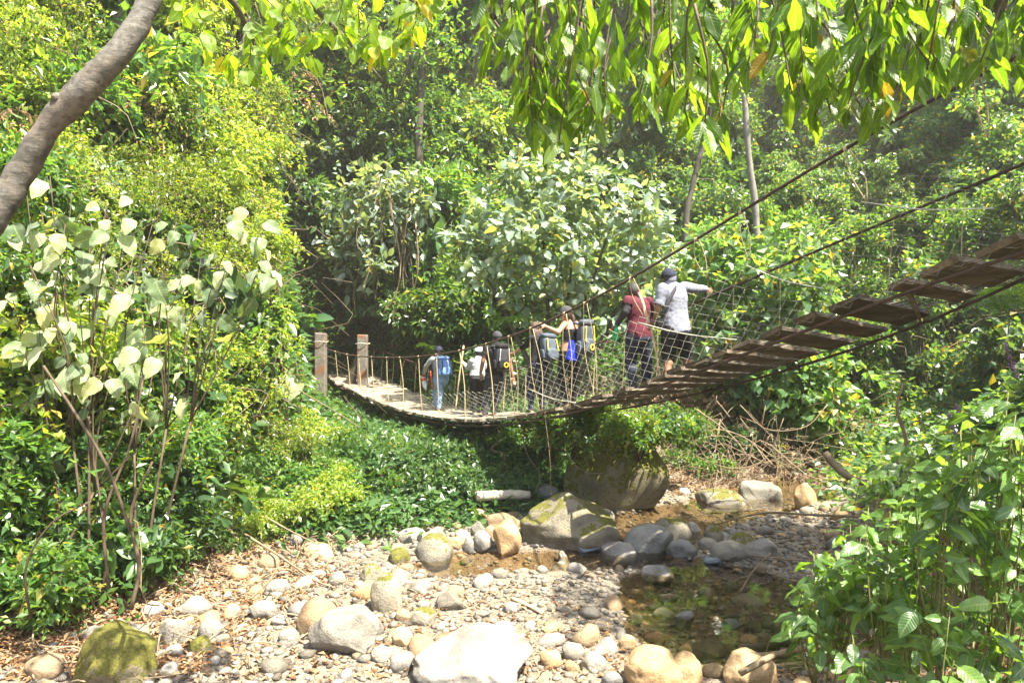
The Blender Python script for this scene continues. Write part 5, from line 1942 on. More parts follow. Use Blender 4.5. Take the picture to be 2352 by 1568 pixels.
scatter([(560, -60), (1900, -60), (1900, 420), (600, 420)], 80, ['mid_tall', 'vine', 'mid', 'mid_tall', 'bright'], 'forest_shrub', 'shrub', 'tall shrubs on the far slope', 1.2, 2.1, .36, lo=19)
scatter([(1000, 300), (1800, 300), (1800, 800), (1000, 800)], 54, ['mid', 'mid_tall', 'vine_dome', 'vine', 'dark', 'broad', 'pale'], 'slope_shrub', 'shrub', 'shrubs on the slope behind the bridge', .9, 1.5, .45, lo=15)
scatter([(1640, 420), (2420, 120), (2420, 930), (1900, 1000), (1640, 760)], 60, ['vine', 'vine_dome', 'vine', 'mid_tall', 'broad'], 'climber_shrub', 'shrub', 'vine clad shrubs on the right slope', .8, 1.3, .5, lo=9.5)
scatter([(1700, -60), (2420, -60), (2420, 320), (1750, 320)], 8, ['tree', 'tree'], 'slope_tree', 'tree', 'trees on the right slope', .9, 1.4, .6, lo=12)
scatter([(1700, -60), (2420, -60), (2420, 320), (1750, 320)], 22, ['vine', 'mid_tall', 'vine_dome'], 'climber_shrub', 'shrub', 'vine clad shrubs on the right slope', 1.1, 1.6, .45, lo=12)
scatter([(720, 900), (1290, 985), (1290, 1110), (960, 1160), (730, 1190)], 66, ['dark', 'broad', 'mid', 'dark', 'herb'], 'bank_plant', 'plant', 'plants on the bank under the bridge', .35, .65, .5, lo=9.5)  # mostly dark leaf kinds, so the bank's shade sits in their colour

scatter([(1560, 560), (1820, 500), (1830, 780), (1700, 830), (1570, 830)], 16, ['vine', 'vine_dome', 'bright'], 'screen_shrub', 'shrub', 'sunlit shrubs right behind the bridge', .7, 1.0, .4, lo=12)
scatter([(1800, 560), (2400, 300), (2400, 900), (1900, 960)], 26, ['vine', 'vine_dome'], 'screen_shrub', 'shrub', 'shrubs behind the open planks', .7, 1.0, .4, lo=9)

for (x_, Y_, sc_, k_, lab) in ((1650, 16.4, 1.45, 'vine', 'tall sunlit climber bush behind the hiker in grey marl'), (1745, 15.6, 1.5, 'vine', 'tall sunlit climber bush hiding the foot of the slim pale trunk'), (1840, 14.8, 1.35, 'vine', 'tall sunlit climber bush above the open planks'), (1590, 17.2, 1.3, 'bright', 'bright green bush between the pale tree and the climbers')):
    X_ = (x_ - 1176) / F * Y_
    put_plant('climber_bush', k_, (X_, Y_, float(hf(X_, Y_)) - .1), sc_, lab, 'bush', 'climber bushes behind the bridge')

scatter([(1520, 930), (1930, 920), (1930, 1090), (1780, 1060), (1640, 1100), (1530, 1080)], 26, ['dry', 'low', 'herb', 'dry', 'dark'], 'tangle_plant', 'plant', 'plants in the dry tangle right of the boulder', .35, .65, .45, lo=10)

for (x_, y_, sc_, k_, lab) in ((30, 1330, .55, 'mid_tall', 'tall green thicket bush at the left edge in front of the pale shrubs'), (150, 1340, .58, 'mid_tall', 'tall green thicket bush before the stems of the first pale shrub'), (270, 1320, .55, 'mid_tall', 'tall green thicket bush before the stems of the middle pale shrub'), (380, 1270, .55, 'mid_tall', 'tall green thicket bush right of the pale shrub stems'), (90, 1370, .34, 'dark', 'dark green thicket bush low at the left edge'), (470, 1200, .5, 'bright', 'yellow green bush right of the pale shrubs')):
    put_plant('thicket_bush', k_, ground_hit(x_, y_, 3.5) - (0, 0, .1), sc_, lab, 'bush', 'thicket bushes before the pale shrubs')
# ------------------------------------------------------------------ plants close to the camera: each large leaf its own piece
LEAFSETS = {}


def leaf_set(key, mat, shapes):
    LEAFSETS[key] = [(make_mesh('leaf', V, T, M[mat], True, attrs={'across': ac, 'along': al}), (V, T, ac, al)) for V, T, ac, al in shapes]


leaf_set('pale', 'leaf_big', [big_leaf(500 + i, .70, 'ovate', .22, .38, .045, .1) for i in range(5)])
leaf_set('lance', 'leaf_hang', [big_leaf(520 + i, .36, 'lance', .16, .14, .02, .06) for i in range(6)])
leaf_set('yellow', 'leaf_yellow', [big_leaf(540 + i, .60, 'ovate', .14, .2, .02, .22) for i in range(4)])
leaf_set('fresh', 'leaf_fresh', [big_leaf(560 + i, .50, 'ovate', .2, .3, .03, .12) for i in range(5)])
leaf_set('broad', 'leaf_fresh', [big_leaf(580 + i, .36, 'lance', .25, .5, .02, .3, 13) for i in range(3)])
leaf_set('tree_pale', 'leaf_pale', [big_leaf(600 + i, .60, 'ovate', .16, .2, .02, .1, 7, 4) for i in range(4)])


def set_leaves(e, base, items, key, max_parts=295, mass_mat=None):
    """items: (pos, axis, normal, size); the nearest become parts, the rest one mass"""
    items = sorted(items, key=lambda q: q[0][1])
    ls = LEAFSETS[key]
    for (pos, a_, n_, s_) in items[:max_parts]:
        me, _ = ls[int(rng.integers(len(ls)))]
        fr_ = frames(np.array([a_]), np.array([n_]))[0]
        o = link('leaf', me, e)
        c = np.asarray(pos) - base
        o.matrix_local = Matrix([[fr_[0][i] * s_, fr_[1][i] * s_, fr_[2][i] * s_, c[i]] for i in range(3)] + [[0, 0, 0, 1]])
    rest = items[max_parts:]
    if rest:
        mb = MB()
        for q in range(len(ls)):
            sub = rest[q::len(ls)]
            if sub:
                leaves_mesh(mb, np.array([p[0] for p in sub]) - base, np.array([p[1] for p in sub]), np.array([p[2] for p in sub]), np.array([p[3] for p in sub]), ls[q][1], rng.random(len(sub)))
        o = link('foliage', mb.mesh('foliage', ls[0][0].materials[0]), e)
        o['kind'] = 'stuff'


def env(pts, x):
    return float(np.interp(x, [p[0] for p in pts], [p[1] for p in pts]))


def twig_part(e, base, pts, r0, r1, mat='stem', name='twig'):
    V, T = tube(spline(pts, 8), np.linspace(r0, r1, 8), 5)
    link(name, make_mesh(name, V - base, T, M[mat]), e)


# ---- overhanging tree, top right
tb = np.array([4.6, 1.6, float(hf(4.6, 1.6))])
ot = empty('overhanging_tree', tb)
tag(ot, 'tree with long lance shaped leaves hanging into the upper right of the picture', 'tree')
V, T = tube(spline([tb - (0, 0, .4), tb + (.1, .1, 2), tb + (-.1, .3, 4), tb + (-.5, .8, 5.6)], 14), np.linspace(.2, .11, 14), 10)
link('trunk', make_mesh('trunk', V - tb, T, M['bark']), ot)
limbs = [[tb + (-.5, .8, 5.3), P(2100, -260, 3.3), P(1700, -150, 3.4), P(1300, -90, 3.3), P(1130, 40, 3.2)],
         [tb + (-.4, .7, 5.0), P(2300, -160, 3.4), P(2050, -60, 3.9), P(1850, -40, 4.2)],
         [tb + (-.3, .6, 4.8), P(2420, -60, 3.0), P(2300, -20, 2.9)]]
for lb in limbs:
    V, T = tube(spline(lb, 22), np.linspace(.07, .018, 22), 7)
    link('branch', make_mesh('branch', V - tb, T, M['bark']), ot)
ENV = [(1100, 120), (1130, 190), (1160, 150), (1200, 250), (1255, 380), (1330, 320), (1420, 290), (1500, 230), (1600, 310), (1650, 330), (1700, 220), (1750, 150), (1830, 250), (1870, 310), (1960, 270), (2000, 320), (2080, 220), (2200, 210), (2300, 190), (2400, 220)]
items = []
for k in range(290):
    x = rng.uniform(1110, 2400)
    yb = env(ENV, x) + 45
    y = yb - 90 - (yb + 60) * rng.random() ** 1.1 if k > 85 else yb - 85 * rng.uniform(.8, 1.2)
    Y = rng.uniform(2.7, 4.2)
    E = P(x, y, Y)
    S = E + np.array([rng.normal() * .12, rng.normal() * .12, .35 + .3 * rng.random()])
    if k < 150:
        twig_part(ot, tb, [S, (S + E) / 2 + rng.normal(size=3) * .03, E], .007, .003)
    for m in range(int(rng.integers(5, 8))):
        t = 1 - .75 * rng.random() ** 1.5
        pos = S + (E - S) * t
        az = rng.random() * 6.28
        sp = rng.uniform(.2, 1.2)
        a_ = norm(np.array([sp * math.cos(az), sp * math.sin(az), -1]))
        n_ = norm(np.array([math.cos(az) * .8, math.sin(az) * .8, .5]) + .5 * rng.normal(size=3))
        items.append((pos, a_, n_, rng.uniform(.10, .195)))
set_leaves(ot, tb, items, 'lance')
# the crown goes on above the picture and shades the creek
mb = MB()
r_ = np.random.default_rng(88)
blobs = [(np.array([r_.uniform(5.5, 8), r_.uniform(4.3, 7), r_.uniform(6.5, 8.3)]), r_.uniform(.5, .8)) for _ in range(9)]
pos, a_, n_, s_, rr = blob_leaves(r_, blobs, 1600, .19, 6, 1.2, .3)
leaves_mesh(mb, pos - tb, a_, n_, s_, leaf_template(1, .3), r_.random(len(pos)))
o = link('upper_crown', mb.mesh('upper_crown', M['leaf_hang']), ot); o['kind'] = 'stuff'

# ---- leaning tree, top left
lt_pts = [P(-330, 1150, 3.2), P(-200, 800, 3.25), P(-85, 600, 3.3), P(-10, 488, 3.35), P(52, 392, 3.4), P(112, 292, 3.4), P(190, 208, 3.4), P(286, 104, 3.45), P(343, 0, 3.5), P(385, -120, 3.6), P(430, -420, 3.8)]
lb0 = lt_pts[0].copy(); lb0[2] = float(hf(lb0[0], lb0[1]))
lt = empty('leaning_tree', lb0)
tag(lt, 'smooth grey trunk leaning across the upper left corner with yellow green leaves', 'tree')
lt_pts[0][2] = min(lt_pts[0][2], lb0[2] - .2)


def bark_mat():
    m, nt, N, L, out = new_mat('smooth_bark')
    tc = N.new('ShaderNodeTexCoord')
    n1 = noise_node(N, L, 4.0, 8, .65, tc.outputs['Object'])
    rp = ramp(N, [(.3, (.045, .039, .030)), (.5, (.095, .086, .068)), (.72, (.15, .138, .115))]); L.new(n1.outputs[0], rp.inputs[0])
    mp = N.new('ShaderNodeMapping'); mp.inputs['Rotation'].default_value = (0, .7, 0); mp.inputs['Scale'].default_value = (9, 9, 22)
    L.new(tc.outputs['Object'], mp.inputs[0])
    n2 = noise_node(N, L, 1.5, 5, .6, mp.outputs[0])
    r2 = ramp(N, [(.35, (.84, .84, .84)), (.65, (1.06, 1.06, 1.05))]); L.new(n2.outputs[0], r2.inputs[0])
    col = mix_col(N, L, 1, rp.outputs[0], r2.outputs[0], 'MULTIPLY')
    n3 = noise_node(N, L, 2.2, 6, .7, tc.outputs['Object'])
    r3 = ramp(N, [(.50, (0, 0, 0)), (.60, (1, 1, 1))]); L.new(n3.outputs[0], r3.inputs[0])
    col = mix_col(N, L, math_node(N, L, 'MULTIPLY', r3.outputs[0], .6), col, (.15, .12, .085))
    n4 = noise_node(N, L, 30.0, 6, .7, tc.outputs['Object'])
    r4 = ramp(N, [(.40, (.45, .45, .42)), (.52, (1, 1, 1)), (.72, (1.35, 1.35, 1.3))]); L.new(n4.outputs[0], r4.inputs[0])
    col = mix_col(N, L, .8, col, r4.outputs[0], 'MULTIPLY')
    bs = N.new('ShaderNodeBsdfPrincipled'); bs.inputs['Roughness'].default_value = .8
    L.new(col, bs.inputs['Base Color'])
    bp = N.new('ShaderNodeBump'); bp.inputs['Strength'].default_value = .6; bp.inputs['Distance'].default_value = .012
    L.new(n2.outputs[0], bp.inputs['Height']); L.new(bp.outputs[0], bs.inputs['Normal'])
    L.new(bs.outputs[0], out.inputs[0])
    return m


M['smooth_bark'] = bark_mat()
sp = spline(lt_pts, 90)
rad = np.interp(np.linspace(0, 1, 90), [0, .3, .5, .58, .75, 1], [.10, .07, .058, .068, .056, .045]) * (1 + .02 * rng.normal(size=90))
V, T = tube(sp, rad, 20)
V = V + norm(V - sp[np.clip(np.arange(len(V)) // 20, 0, 89)]) * (.006 * noise3(V * 14, 12))[:, None]
link('trunk', make_mesh('trunk', V - lb0, T, M['smooth_bark']), lt)
for (x, y, dx, dy) in ((134, 228, -9, -6),):
    a = P(x, y, 3.37)
    b = P(x + dx, y + dy, 3.325)
    V, T = tube([a, (a + b) / 2, b], [.034, .026, .014], 9)
    link('knot', make_mesh('knot', V - lb0, T, M['smooth_bark']), lt)
ENV2 = [(360, 30), (450, 90), (500, 210), (560, 225), (620, 140), (740, 190), (800, 120), (880, 180), (905, 250), (935, 130), (980, 70), (1030, 80)]
items = []
for lb in ([P(385, -120, 3.6), P(560, -130, 4.2), P(800, -70, 4.6), P(980, 20, 4.7)], [P(370, -80, 3.6), P(520, -10, 4.2), P(580, 90, 4.5), P(600, 170, 4.5)], [P(560, -130, 4.2), P(680, -20, 4.6), P(800, 95, 4.8), P(890, 200, 4.8)]):
    V, T = tube(spline(lb, 16), np.linspace(.03, .007, 16), 6)
    link('branch', make_mesh('branch', V - lb0, T, M['bark']), lt)
for k in range(80):
    x = rng.uniform(365, 1030)
    yb = env(ENV2, x)
    y = yb - 30 - (yb + 20) * rng.random() ** 1.3
    Y = rng.uniform(4.2, 5.0)
    E = P(x, y, Y)
    S = E + np.array([rng.normal() * .15, rng.normal() * .1, .12 + .15 * rng.random()])
    twig_part(lt, lb0, [S, (S + E) / 2 + rng.normal(size=3) * .02, E], .004, .002)
    for m in range(int(rng.integers(3, 6))):
        pos = S + (E - S) * (1 - .8 * rng.random())
        az = rng.random() * 6.28
        sp_ = rng.uniform(.3, 1.1)
        a_ = norm(np.array([sp_ * math.cos(az), sp_ * math.sin(az), -.7]))
        n_ = norm(np.array([0, -.35, .9]) + .5 * rng.normal(size=3))
        items.append((pos, a_, n_, rng.uniform(.10, .155)))
set_leaves(lt, lb0, items, 'yellow')

# ---- pale large leaved shrubs, left
SHR = [('pale large leaved shrub under the leaning trunk', (215, 1395), 5.5, [(115, 435), (165, 470), (210, 545), (245, 490), (150, 545), (62, 480), (40, 545), (95, 515), (130, 690), (250, 560), (205, 600), (70, 640), (30, 720), (180, 720), (300, 480), (20, 600)]),
       ('pale large leaved shrub in the middle of the left bank', (330, 1360), 5.7, [(325, 640), (372, 650), (385, 705), (350, 545), (405, 540), (470, 555), (492, 600), (525, 620), (290, 690), (440, 610), (560, 500), (420, 740), (330, 760), (600, 620)]),
       ('pale large leaved shrub with its crown at hiker head height', (130, 1400), 5.3, [(190, 835), (230, 885), (280, 830), (335, 800), (150, 800), (90, 790), (375, 850), (120, 850)]),
       ('slender pale leaved shrub nearest the bridge posts', (660, 1010), 7.2, [(590, 545), (605, 560), (650, 875), (692, 880), (630, 900), (560, 840), (470, 745), (495, 770), (480, 905), (525, 915), (545, 560)])]
for lab, root, Yr, tips in SHR:
    g = ground_hit(*root)
    g = g if g is not None else P(root[0], root[1], Yr)
    e = empty('large_leaved_shrub', g); tag(e, lab, 'shrub', 'pale large leaved shrubs')
    items = []
    ends = [P(x, y - 30, g[1] + rng.uniform(-.55, .35)) for x, y in tips]
    order = np.argsort([q[0] for q in ends])
    for grp in np.array_split(order, max(2, len(ends) // 4)):
        c = np.mean([ends[i] for i in grp], 0)
        fork = g * .5 + c * .5 + rng.normal(size=3) * .12
        twig_part(e, g, [g - (0, 0, .1) + rng.normal(size=3) * (.08, .08, 0), g * .8 + fork * .2 + rng.normal(size=3) * .10, fork], .022, .013, 'stem', 'stem')
        for i in grp:
            E = ends[i]
            mid = fork * .5 + E * .5 + rng.normal(size=3) * .10 + np.array([0, 0, .06])
            twig_part(e, g, [fork, mid, E], .011, .004, 'stem', 'stem')
            for m in range(int(rng.integers(3, 6))):
                t = rng.random() ** 1.6
                pos = E + (mid - E) * t * 1.1 + rng.normal(size=3) * .05
                az = rng.uniform(-2.9, .1)
                sp_ = rng.uniform(.3, 1.1)
                a_ = norm(np.array([sp_ * math.cos(az), sp_ * math.sin(az) * .8, -.85 + .6 * rng.random()]))
                n_ = norm(np.array([.22, -.55, .6]) + .6 * rng.normal(size=3))
                items.append((pos, a_, n_, rng.uniform(.11, .22) * g[1] / 5.6))
    set_leaves(e, g, items, 'pale')

# ---- broad arching leaves at the foot of the left bank
for lab, root, n, s0 in (('broad leaved plant with long arching leaves at the foot of the left bank', (330, 1235), 9, .42), ('broad leaved plant with upright dark leaves beside the pale shrubs', (420, 1190), 8, .5), ('small broad leaved plant with drooping tips nearest the stones', (500, 1225), 6, .34)):
    g = ground_hit(*root)
    e = empty('broad_leaved_plant', g); tag(e, lab, 'plant', 'broad leaved plants')
    items = []
    for k in range(n):
        az = rng.uniform(0, 6.28)
        a_ = norm(np.array([math.cos(az), math.sin(az), rng.uniform(.1, 1.0)]))
        n_ = norm(np.array([-math.cos(az) * .3, -math.sin(az) * .3 - .3, 1]))
        items.append((g + np.array([0, 0, .25 * rng.random()]), a_, n_, s0 * rng.uniform(.75, 1.2)))
    set_leaves(e, g, items, 'broad')

# ---- leafy bushes in the lower right corner
BUSH = [('leafy bush spreading over the pool shore with shiny leaves', (1905, 1450), [(1840, 1260), (1960, 1190), (2010, 1260), (2030, 1420), (1900, 1470), (1800, 1420)], 4.9, 34),
        ('tall leafy bush filling the right edge of the picture', (2290, 1500), [(2210, 930), (2270, 890), (2400, 900), (2400, 1240), (2180, 1240), (2150, 1110)], 4.0, 56),
        ('dense leafy bush in the middle of the lower right bank', (2080, 1480), [(1960, 1180), (2100, 1080), (2190, 1150), (2230, 1300), (2150, 1440), (2010, 1400)], 4.5, 52),
        ('low leafy seedlings in the bottom right corner', (2120, 1600), [(1930, 1440), (2100, 1400), (2400, 1300), (2400, 1600), (1960, 1600)], 3.7, 40),
        ('light green bush behind the lower right bank', (2150, 1180), [(1950, 1110), (2060, 1000), (2200, 950), (2260, 1090), (2120, 1190)], 5.6, 40)]
for lab, root, poly, Y0, n in BUSH:
    g0 = P(root[0], root[1], Y0)
    g = np.array([g0[0], g0[1], float(hf(g0[0], g0[1]))])
    e = empty('leafy_bush', g); tag(e, lab, 'bush', 'leafy bushes on the lower right bank')
    xs = [p[0] for p in poly]; ys = [p[1] for p in poly]
    items, ends = [], []
    while len(ends) < n:
        x, y = rng.uniform(min(xs), max(xs)), rng.uniform(min(ys), max(ys))
        if not in_poly(x, y, poly):
            continue
        E = P(x, y, Y0 + rng.uniform(-.4, .5))
        E[2] = max(E[2], float(hf(E[0], E[1])) + .05)
        ends.append(E)
    order = np.argsort([q[0] for q in ends])
    for grp in np.array_split(order, max(3, n // 6)):
        c = np.mean([ends[i] for i in grp], 0)
        foot = np.array([c[0] * .7 + g[0] * .3, c[1] + .1, 0]); foot[2] = float(hf(foot[0], foot[1])) - .05
        fork = foot * .5 + c * .5 + rng.normal(size=3) * .06
        twig_part(e, g, [foot, foot * .6 + fork * .4 + rng.normal(size=3) * .06, fork], .010, .007, 'stem_green', 'stem')
        for i in grp:
            E = ends[i]
            mid = fork * .5 + E * .5 + rng.normal(size=3) * .06
            twig_part(e, g, [fork, mid, E], .006, .0025, 'stem_green', 'stem')
            for m in range(7):
                t = rng.random() ** 1.4
                az = rng.random() * 6.28
                a_ = norm(np.array([math.cos(az), math.sin(az), rng.uniform(-.8, .3)]))
                n_ = norm(np.array([.1, -.4, .9]) + .4 * rng.normal(size=3))
                items.append((E + (mid - E) * t + rng.normal(size=3) * .03, a_, n_, rng.uniform(.08, .175)))
    set_leaves(e, g, items, 'fresh')

# ---- pale broad leaved tree behind the bridge
g = np.array([.9, 15.6, float(hf(.9, 15.6))])
e = empty('broad_leaved_tree', g); tag(e, 'pale silvery broad leaved tree rising behind the middle of the bridge', 'tree')
r_ = np.random.default_rng(5)
blobs = []
for (x, y, rp) in ((1090, 560, 75), (1150, 480, 80), (1240, 440, 85), (1330, 430, 80), (1420, 470, 85), (1480, 540, 80), (1120, 640, 60), (1220, 550, 90), (1320, 540, 95), (1420, 590, 90), (1500, 620, 60), (1260, 650, 70), (1370, 670, 80), (1060, 600, 50), (1180, 620, 60), (1290, 720, 60), (1430, 690, 60), (1200, 690, 50)):
    Yb = 15.3 + r_.uniform(-.7, .9)
    blobs.append((P(x, y, Yb), rp / F * Yb))
pos, a_, n_, s_, rr = blob_leaves(r_, blobs, 4200, .205, 6, .35, .75, shell=.75)
keep = s_ > 0
set_leaves(e, g, [(pos[i], a_[i], norm(n_[i] + np.array([.1, -.3, .2])), s_[i]) for i in range(len(pos))], 'tree_pale')
for b in blobs[::2]:
    twig_part(e, g, [g - (0, 0, .2), g * .6 + b[0] * .4 + r_.normal(size=3) * .2, b[0]], .07, .02, 'bark', 'stem')
# ------------------------------------------------------------------ trunks, vines, dead wood, litter
def thing_tube(name, label, cat, pts, r0, r1, mat, n=16, seg=7, group=None):
    pts = np.array(pts, float)
    V, T = tube(spline(pts, n), np.linspace(r0, r1, n) * (1 + .08 * rng.normal(size=n)), seg)
    o = link(name, make_mesh(name, V - pts[0], T, M[mat])); o.location = pts[0]
    return tag(o, label, cat, group)


def rooted_tree(label, path, Y, r0, r1, mat, crown=()):
    pts = [P(x, y, Y) for x, y in path]
    g = pts[0].copy(); g[2] = float(hf(g[0], g[1]))
    e = empty('forest_tree', g); tag(e, label, 'tree')
    pts = [g - (0, 0, .3)] + ([pts[0]] if pts[0][2] > g[2] + .4 else []) + pts[1:]
    V, T = tube(spline(pts, 26), np.linspace(r0, r1, 26) * (1 + .05 * rng.normal(size=26)), 9)
    link('trunk', make_mesh('trunk', V - g, T, M[mat]), e)
    r = np.random.default_rng(int(path[0][0]))
    blobs = [(P(x, y, Y + r.uniform(-.8, .8)), rp / F * Y) for x, y, rp in crown]
    if blobs:
        mb = MB()
        pos, a_, n_, s_, _ = blob_leaves(r, blobs, 320 * len(blobs), .20, 6, .5, .7, shell=.8)
        leaves_mesh(mb, pos - g, a_, n_, s_, leaf_template(0, .5), r.random(len(pos)))
        link('crown', mb.mesh('crown', M['leaf_mid'], False), e)
        for b in blobs[::2]:
            q = pts[-1] * .5 + pts[-2] * .5
            V, T = tube(spline([q, (q + b[0]) / 2 + (0, 0, .3), b[0]], 8), np.linspace(r1, .03, 8), 5)
            link('branch', make_mesh('branch', V - g, T, M[mat]), e)


rooted_tree('slim pale trunk with mottled bark above the handrail cable', [(1742, 640), (1735, 480), (1722, 380), (1713, 270), (1705, 120)], 21.0, .11, .09, 'bark_pale', [(1760, 60, 90), (1650, 40, 90), (1830, 120, 70)])
rooted_tree('tall vine hung trunk rising in the middle of the forest', [(975, 640), (968, 480), (962, 330), (968, 180), (975, 30)], 22.0, .17, .11, 'bark', [(930, 150, 110), (1010, 120, 120), (960, 60, 120), (1020, 260, 90), (900, 260, 80), (1040, 380, 80)])
rooted_tree('dark slanting trunk between the pale tree and the slim trunk', [(1575, 520), (1590, 430), (1612, 340), (1640, 240)], 20.0, .10, .07, 'bark', [(1640, 190, 80)])
rooted_tree('thin straight grey trunk at the top centre of the picture', [(1180, 330), (1182, 200), (1186, 60), (1188, -60)], 27.0, .16, .12, 'bark_pale', [(1190, 20, 120)])

# hanging dry climber left of the pale tree
g0 = P(880, 400, 19.5)
cl = empty('hanging_climber', P(880, 720, 19.5)); tag(cl, 'dry climber hanging in brown strands left of the pale broad leaved tree', 'climber')
cb = P(880, 720, 19.5)
for k in range(26):
    x = rng.normal(890, 35); y0 = rng.uniform(400, 520); y1 = y0 + rng.uniform(120, 330)
    Y = 19.3 + rng.normal() * .3
    a, b = P(x, y0, Y), P(x + rng.normal() * 25, min(y1, 770), Y)
    V, T = tube(spline([a, a * .6 + b * .4 + rng.normal(size=3) * .12, a * .25 + b * .75 + rng.normal(size=3) * .12, b], 14), rng.uniform(.010, .024), 4)
    link('strand', make_mesh('strand', V - cb, T, M['vine']), cl)
r = np.random.default_rng(3)
blobs = [(P(x, y, 19.4 + r.uniform(-.5, .5)), rp / F * 19.5) for x, y, rp in ((800, 470, 55), (860, 440, 60), (930, 450, 60), (970, 480, 45), (830, 540, 55), (780, 580, 50), (900, 520, 50), (850, 620, 45), (960, 560, 40))]
mb = MB()
pos, a_, n_, s_, _ = blob_leaves(r, blobs, 1500, .25, 5, .6, .6, shell=.9)
leaves_mesh(mb, pos - cb, a_, n_, s_, leaf_template(1, .5), r.random(len(pos)))
link('foliage', mb.mesh('foliage', M['leaf_pale']), cl)


# thin vines and bare twigs over the hillsides, too many to count
def vine_mass(name, label, poly, n, lo, lift, mat='vine', rmin=.003, rmax=.008):
    xs = [p[0] for p in poly]; ys = [p[1] for p in poly]
    X, Y = rng.uniform(min(xs), max(xs), n * 3), rng.uniform(min(ys), max(ys), n * 3)
    keep = np.array([in_poly(a, b, poly) for a, b in zip(X, Y)])
    H = ground_hits(X[keep], Y[keep], lo)
    H = H[~np.isnan(H[:, 0])][:n]
    mb = MB()
    for h in H:
        L = rng.uniform(.3, 1.1) * (1 + h[1] * .03)
        up = rng.uniform(*lift)
        a = h + (rng.normal() * .3, -rng.random() * .5, up)
        d = norm(rng.normal(size=3) * (1, .5, .8)) * L
        pts = [a, a + d * .35 + rng.normal(size=3) * .2 * L, a + d * .7 + rng.normal(size=3) * .22 * L + (0, 0, -.1 * L), a + d + (0, 0, -.25 * L)]
        V, T = tube(spline(pts, 9), rng.uniform(rmin, rmax) * (1 + h[1] * .02), 3, False)
        mb.add(V, T)
    tag(link(name, mb.mesh(name, M[mat])), label, None, kind='stuff')


vine_mass('vines', 'thin brown vines and bare twigs straggling over the left hillside', [(-60, 0), (880, 0), (880, 420), (680, 600), (740, 1000), (420, 1200), (-60, 1400)], 520, 4.5, (.3, 1.5))
vine_mass('vines', 'thin bare vines straggling over the right slope', [(1560, 300), (2400, 200), (2400, 1050), (1560, 900)], 260, 8, (.4, 2.2))
vine_mass('vines', 'dry brown vine tangle on the bank right of the moss covered boulder', [(1540, 930), (1900, 930), (1900, 1120), (1560, 1130)], 420, 9, (.02, .9), 'twig_dry', .003, .007)

# dead branches one can pick out
DB = [('pale forked dead branch leaning over the right bank', [(1895, 1040, 9.0), (1935, 1085, 8.8), (1990, 1112, 8.6), (2010, 1125, 8.5)], .05, .03),
      ('thin grey dead branch rising above the right bank', [(2010, 1120, 8.4), (2080, 1030, 8.2), (2060, 940, 8.2), (2075, 880, 8.2)], .03, .012),
      ('bare branch crossing the leafy bushes', [(2020, 1090, 7), (2100, 1110, 6.8), (2160, 1150, 6.6), (2210, 1200, 6.4)], .025, .008),
      ('long thin twig reaching over the far shore', [(1640, 1205, 10.5), (1750, 1178, 9.8), (1870, 1182, 9.0), (1980, 1186, 8.4)], .012, .02),
      ('thin twig lying over the right end of the pool', [(1730, 1275, 8.6), (1800, 1283, 8.2), (1880, 1288, 8.0)], .008, .014),
      ('thin twig poking into the pool', [(1700, 1360, 7.6), (1730, 1310, 7.7), (1770, 1270, 7.8)], .008, .010),
      ('dead branch with side twigs above the upstream water', [(1560, 1010, 13), (1640, 985, 12.8), (1720, 1010, 12.6), (1760, 1060, 12.4)], .015, .008),
      ('looping bare vine hanging right of the moss covered boulder', [(1700, 930, 12), (1760, 985, 12), (1850, 980, 12), (1900, 930, 12)], .010, .008),
      ('second looping bare vine below the bridge planks', [(1580, 1040, 12), (1680, 1075, 12), (1760, 1050, 12), (1800, 960, 12)], .009, .007),
      ('bleached dead stem between the loops of vine', [(1690, 1120, 12.4), (1720, 1050, 12.4), (1728, 1000, 12.4), (1700, 960, 12.4)], .014, .008),
      ('grey dead stick slanting across the dry tangle', [(1600, 940, 12.6), (1680, 1000, 12.5), (1740, 1080, 12.4)], .014, .009),
      ('dark branch at the twig pile on the left shore', [(560, 1225, 9.2), (640, 1275, 8.8), (720, 1330, 8.3), (770, 1350, 8.1)], .018, .010),
      ('dark twig standing out of the left shore stones', [(575, 1375, 7.5), (612, 1340, 7.6), (640, 1300, 7.7)], .012, .008),
      ('pale twig on top of the left twig pile', [(600, 1180, 9.6), (660, 1215, 9.2), (730, 1250, 8.8)], .014, .008),
      ('long curved pale liana at the left edge', [(70, 1420, 5.4), (60, 1300, 5.3), (120, 1200, 5.3), (210, 1150, 5.4)], .010, .006),
      ('bare slanting stem in front of the left thicket', [(100, 840, 5.6), (180, 960, 5.5), (250, 1080, 5.5), (300, 1220, 5.5)], .010, .014),
      ('crooked bare stem rising through the left thicket', [(250, 1350, 5.6), (240, 1180, 5.6), (300, 1020, 5.7), (330, 860, 5.8)], .015, .008),
      ('mossy old stem at the foot of the left bank', [(300, 1400, 5.8), (320, 1300, 5.9), (300, 1180, 6.0), (350, 1060, 6.0)], .02, .010),
      ('dead branch lying in the bottom right litter', [(1700, 1545, 5.6), (1790, 1500, 5.7), (1900, 1480, 5.6)], .03, .02),
      ('dry branch sticking up from the lower right bank', [(2150, 1560, 4.2), (2170, 1450, 4.3), (2240, 1330, 4.4)], .014, .006),
      ('knotty brown branch under the lower right leaves', [(1950, 1560, 4.6), (2020, 1480, 4.7), (2110, 1440, 4.6)], .02, .010)]
for lab, path, r0, r1 in DB:
    pts = [P(*q) for q in path]
    for p in pts:
        p[2] = max(p[2], float(hf(p[0], p[1])) + .015)
    thing_tube('dead_branch', lab, 'branch', pts, r0, r1, 'stem' if path[0][0] < 400 else 'twig_dry', 14, 6, 'dead branches')
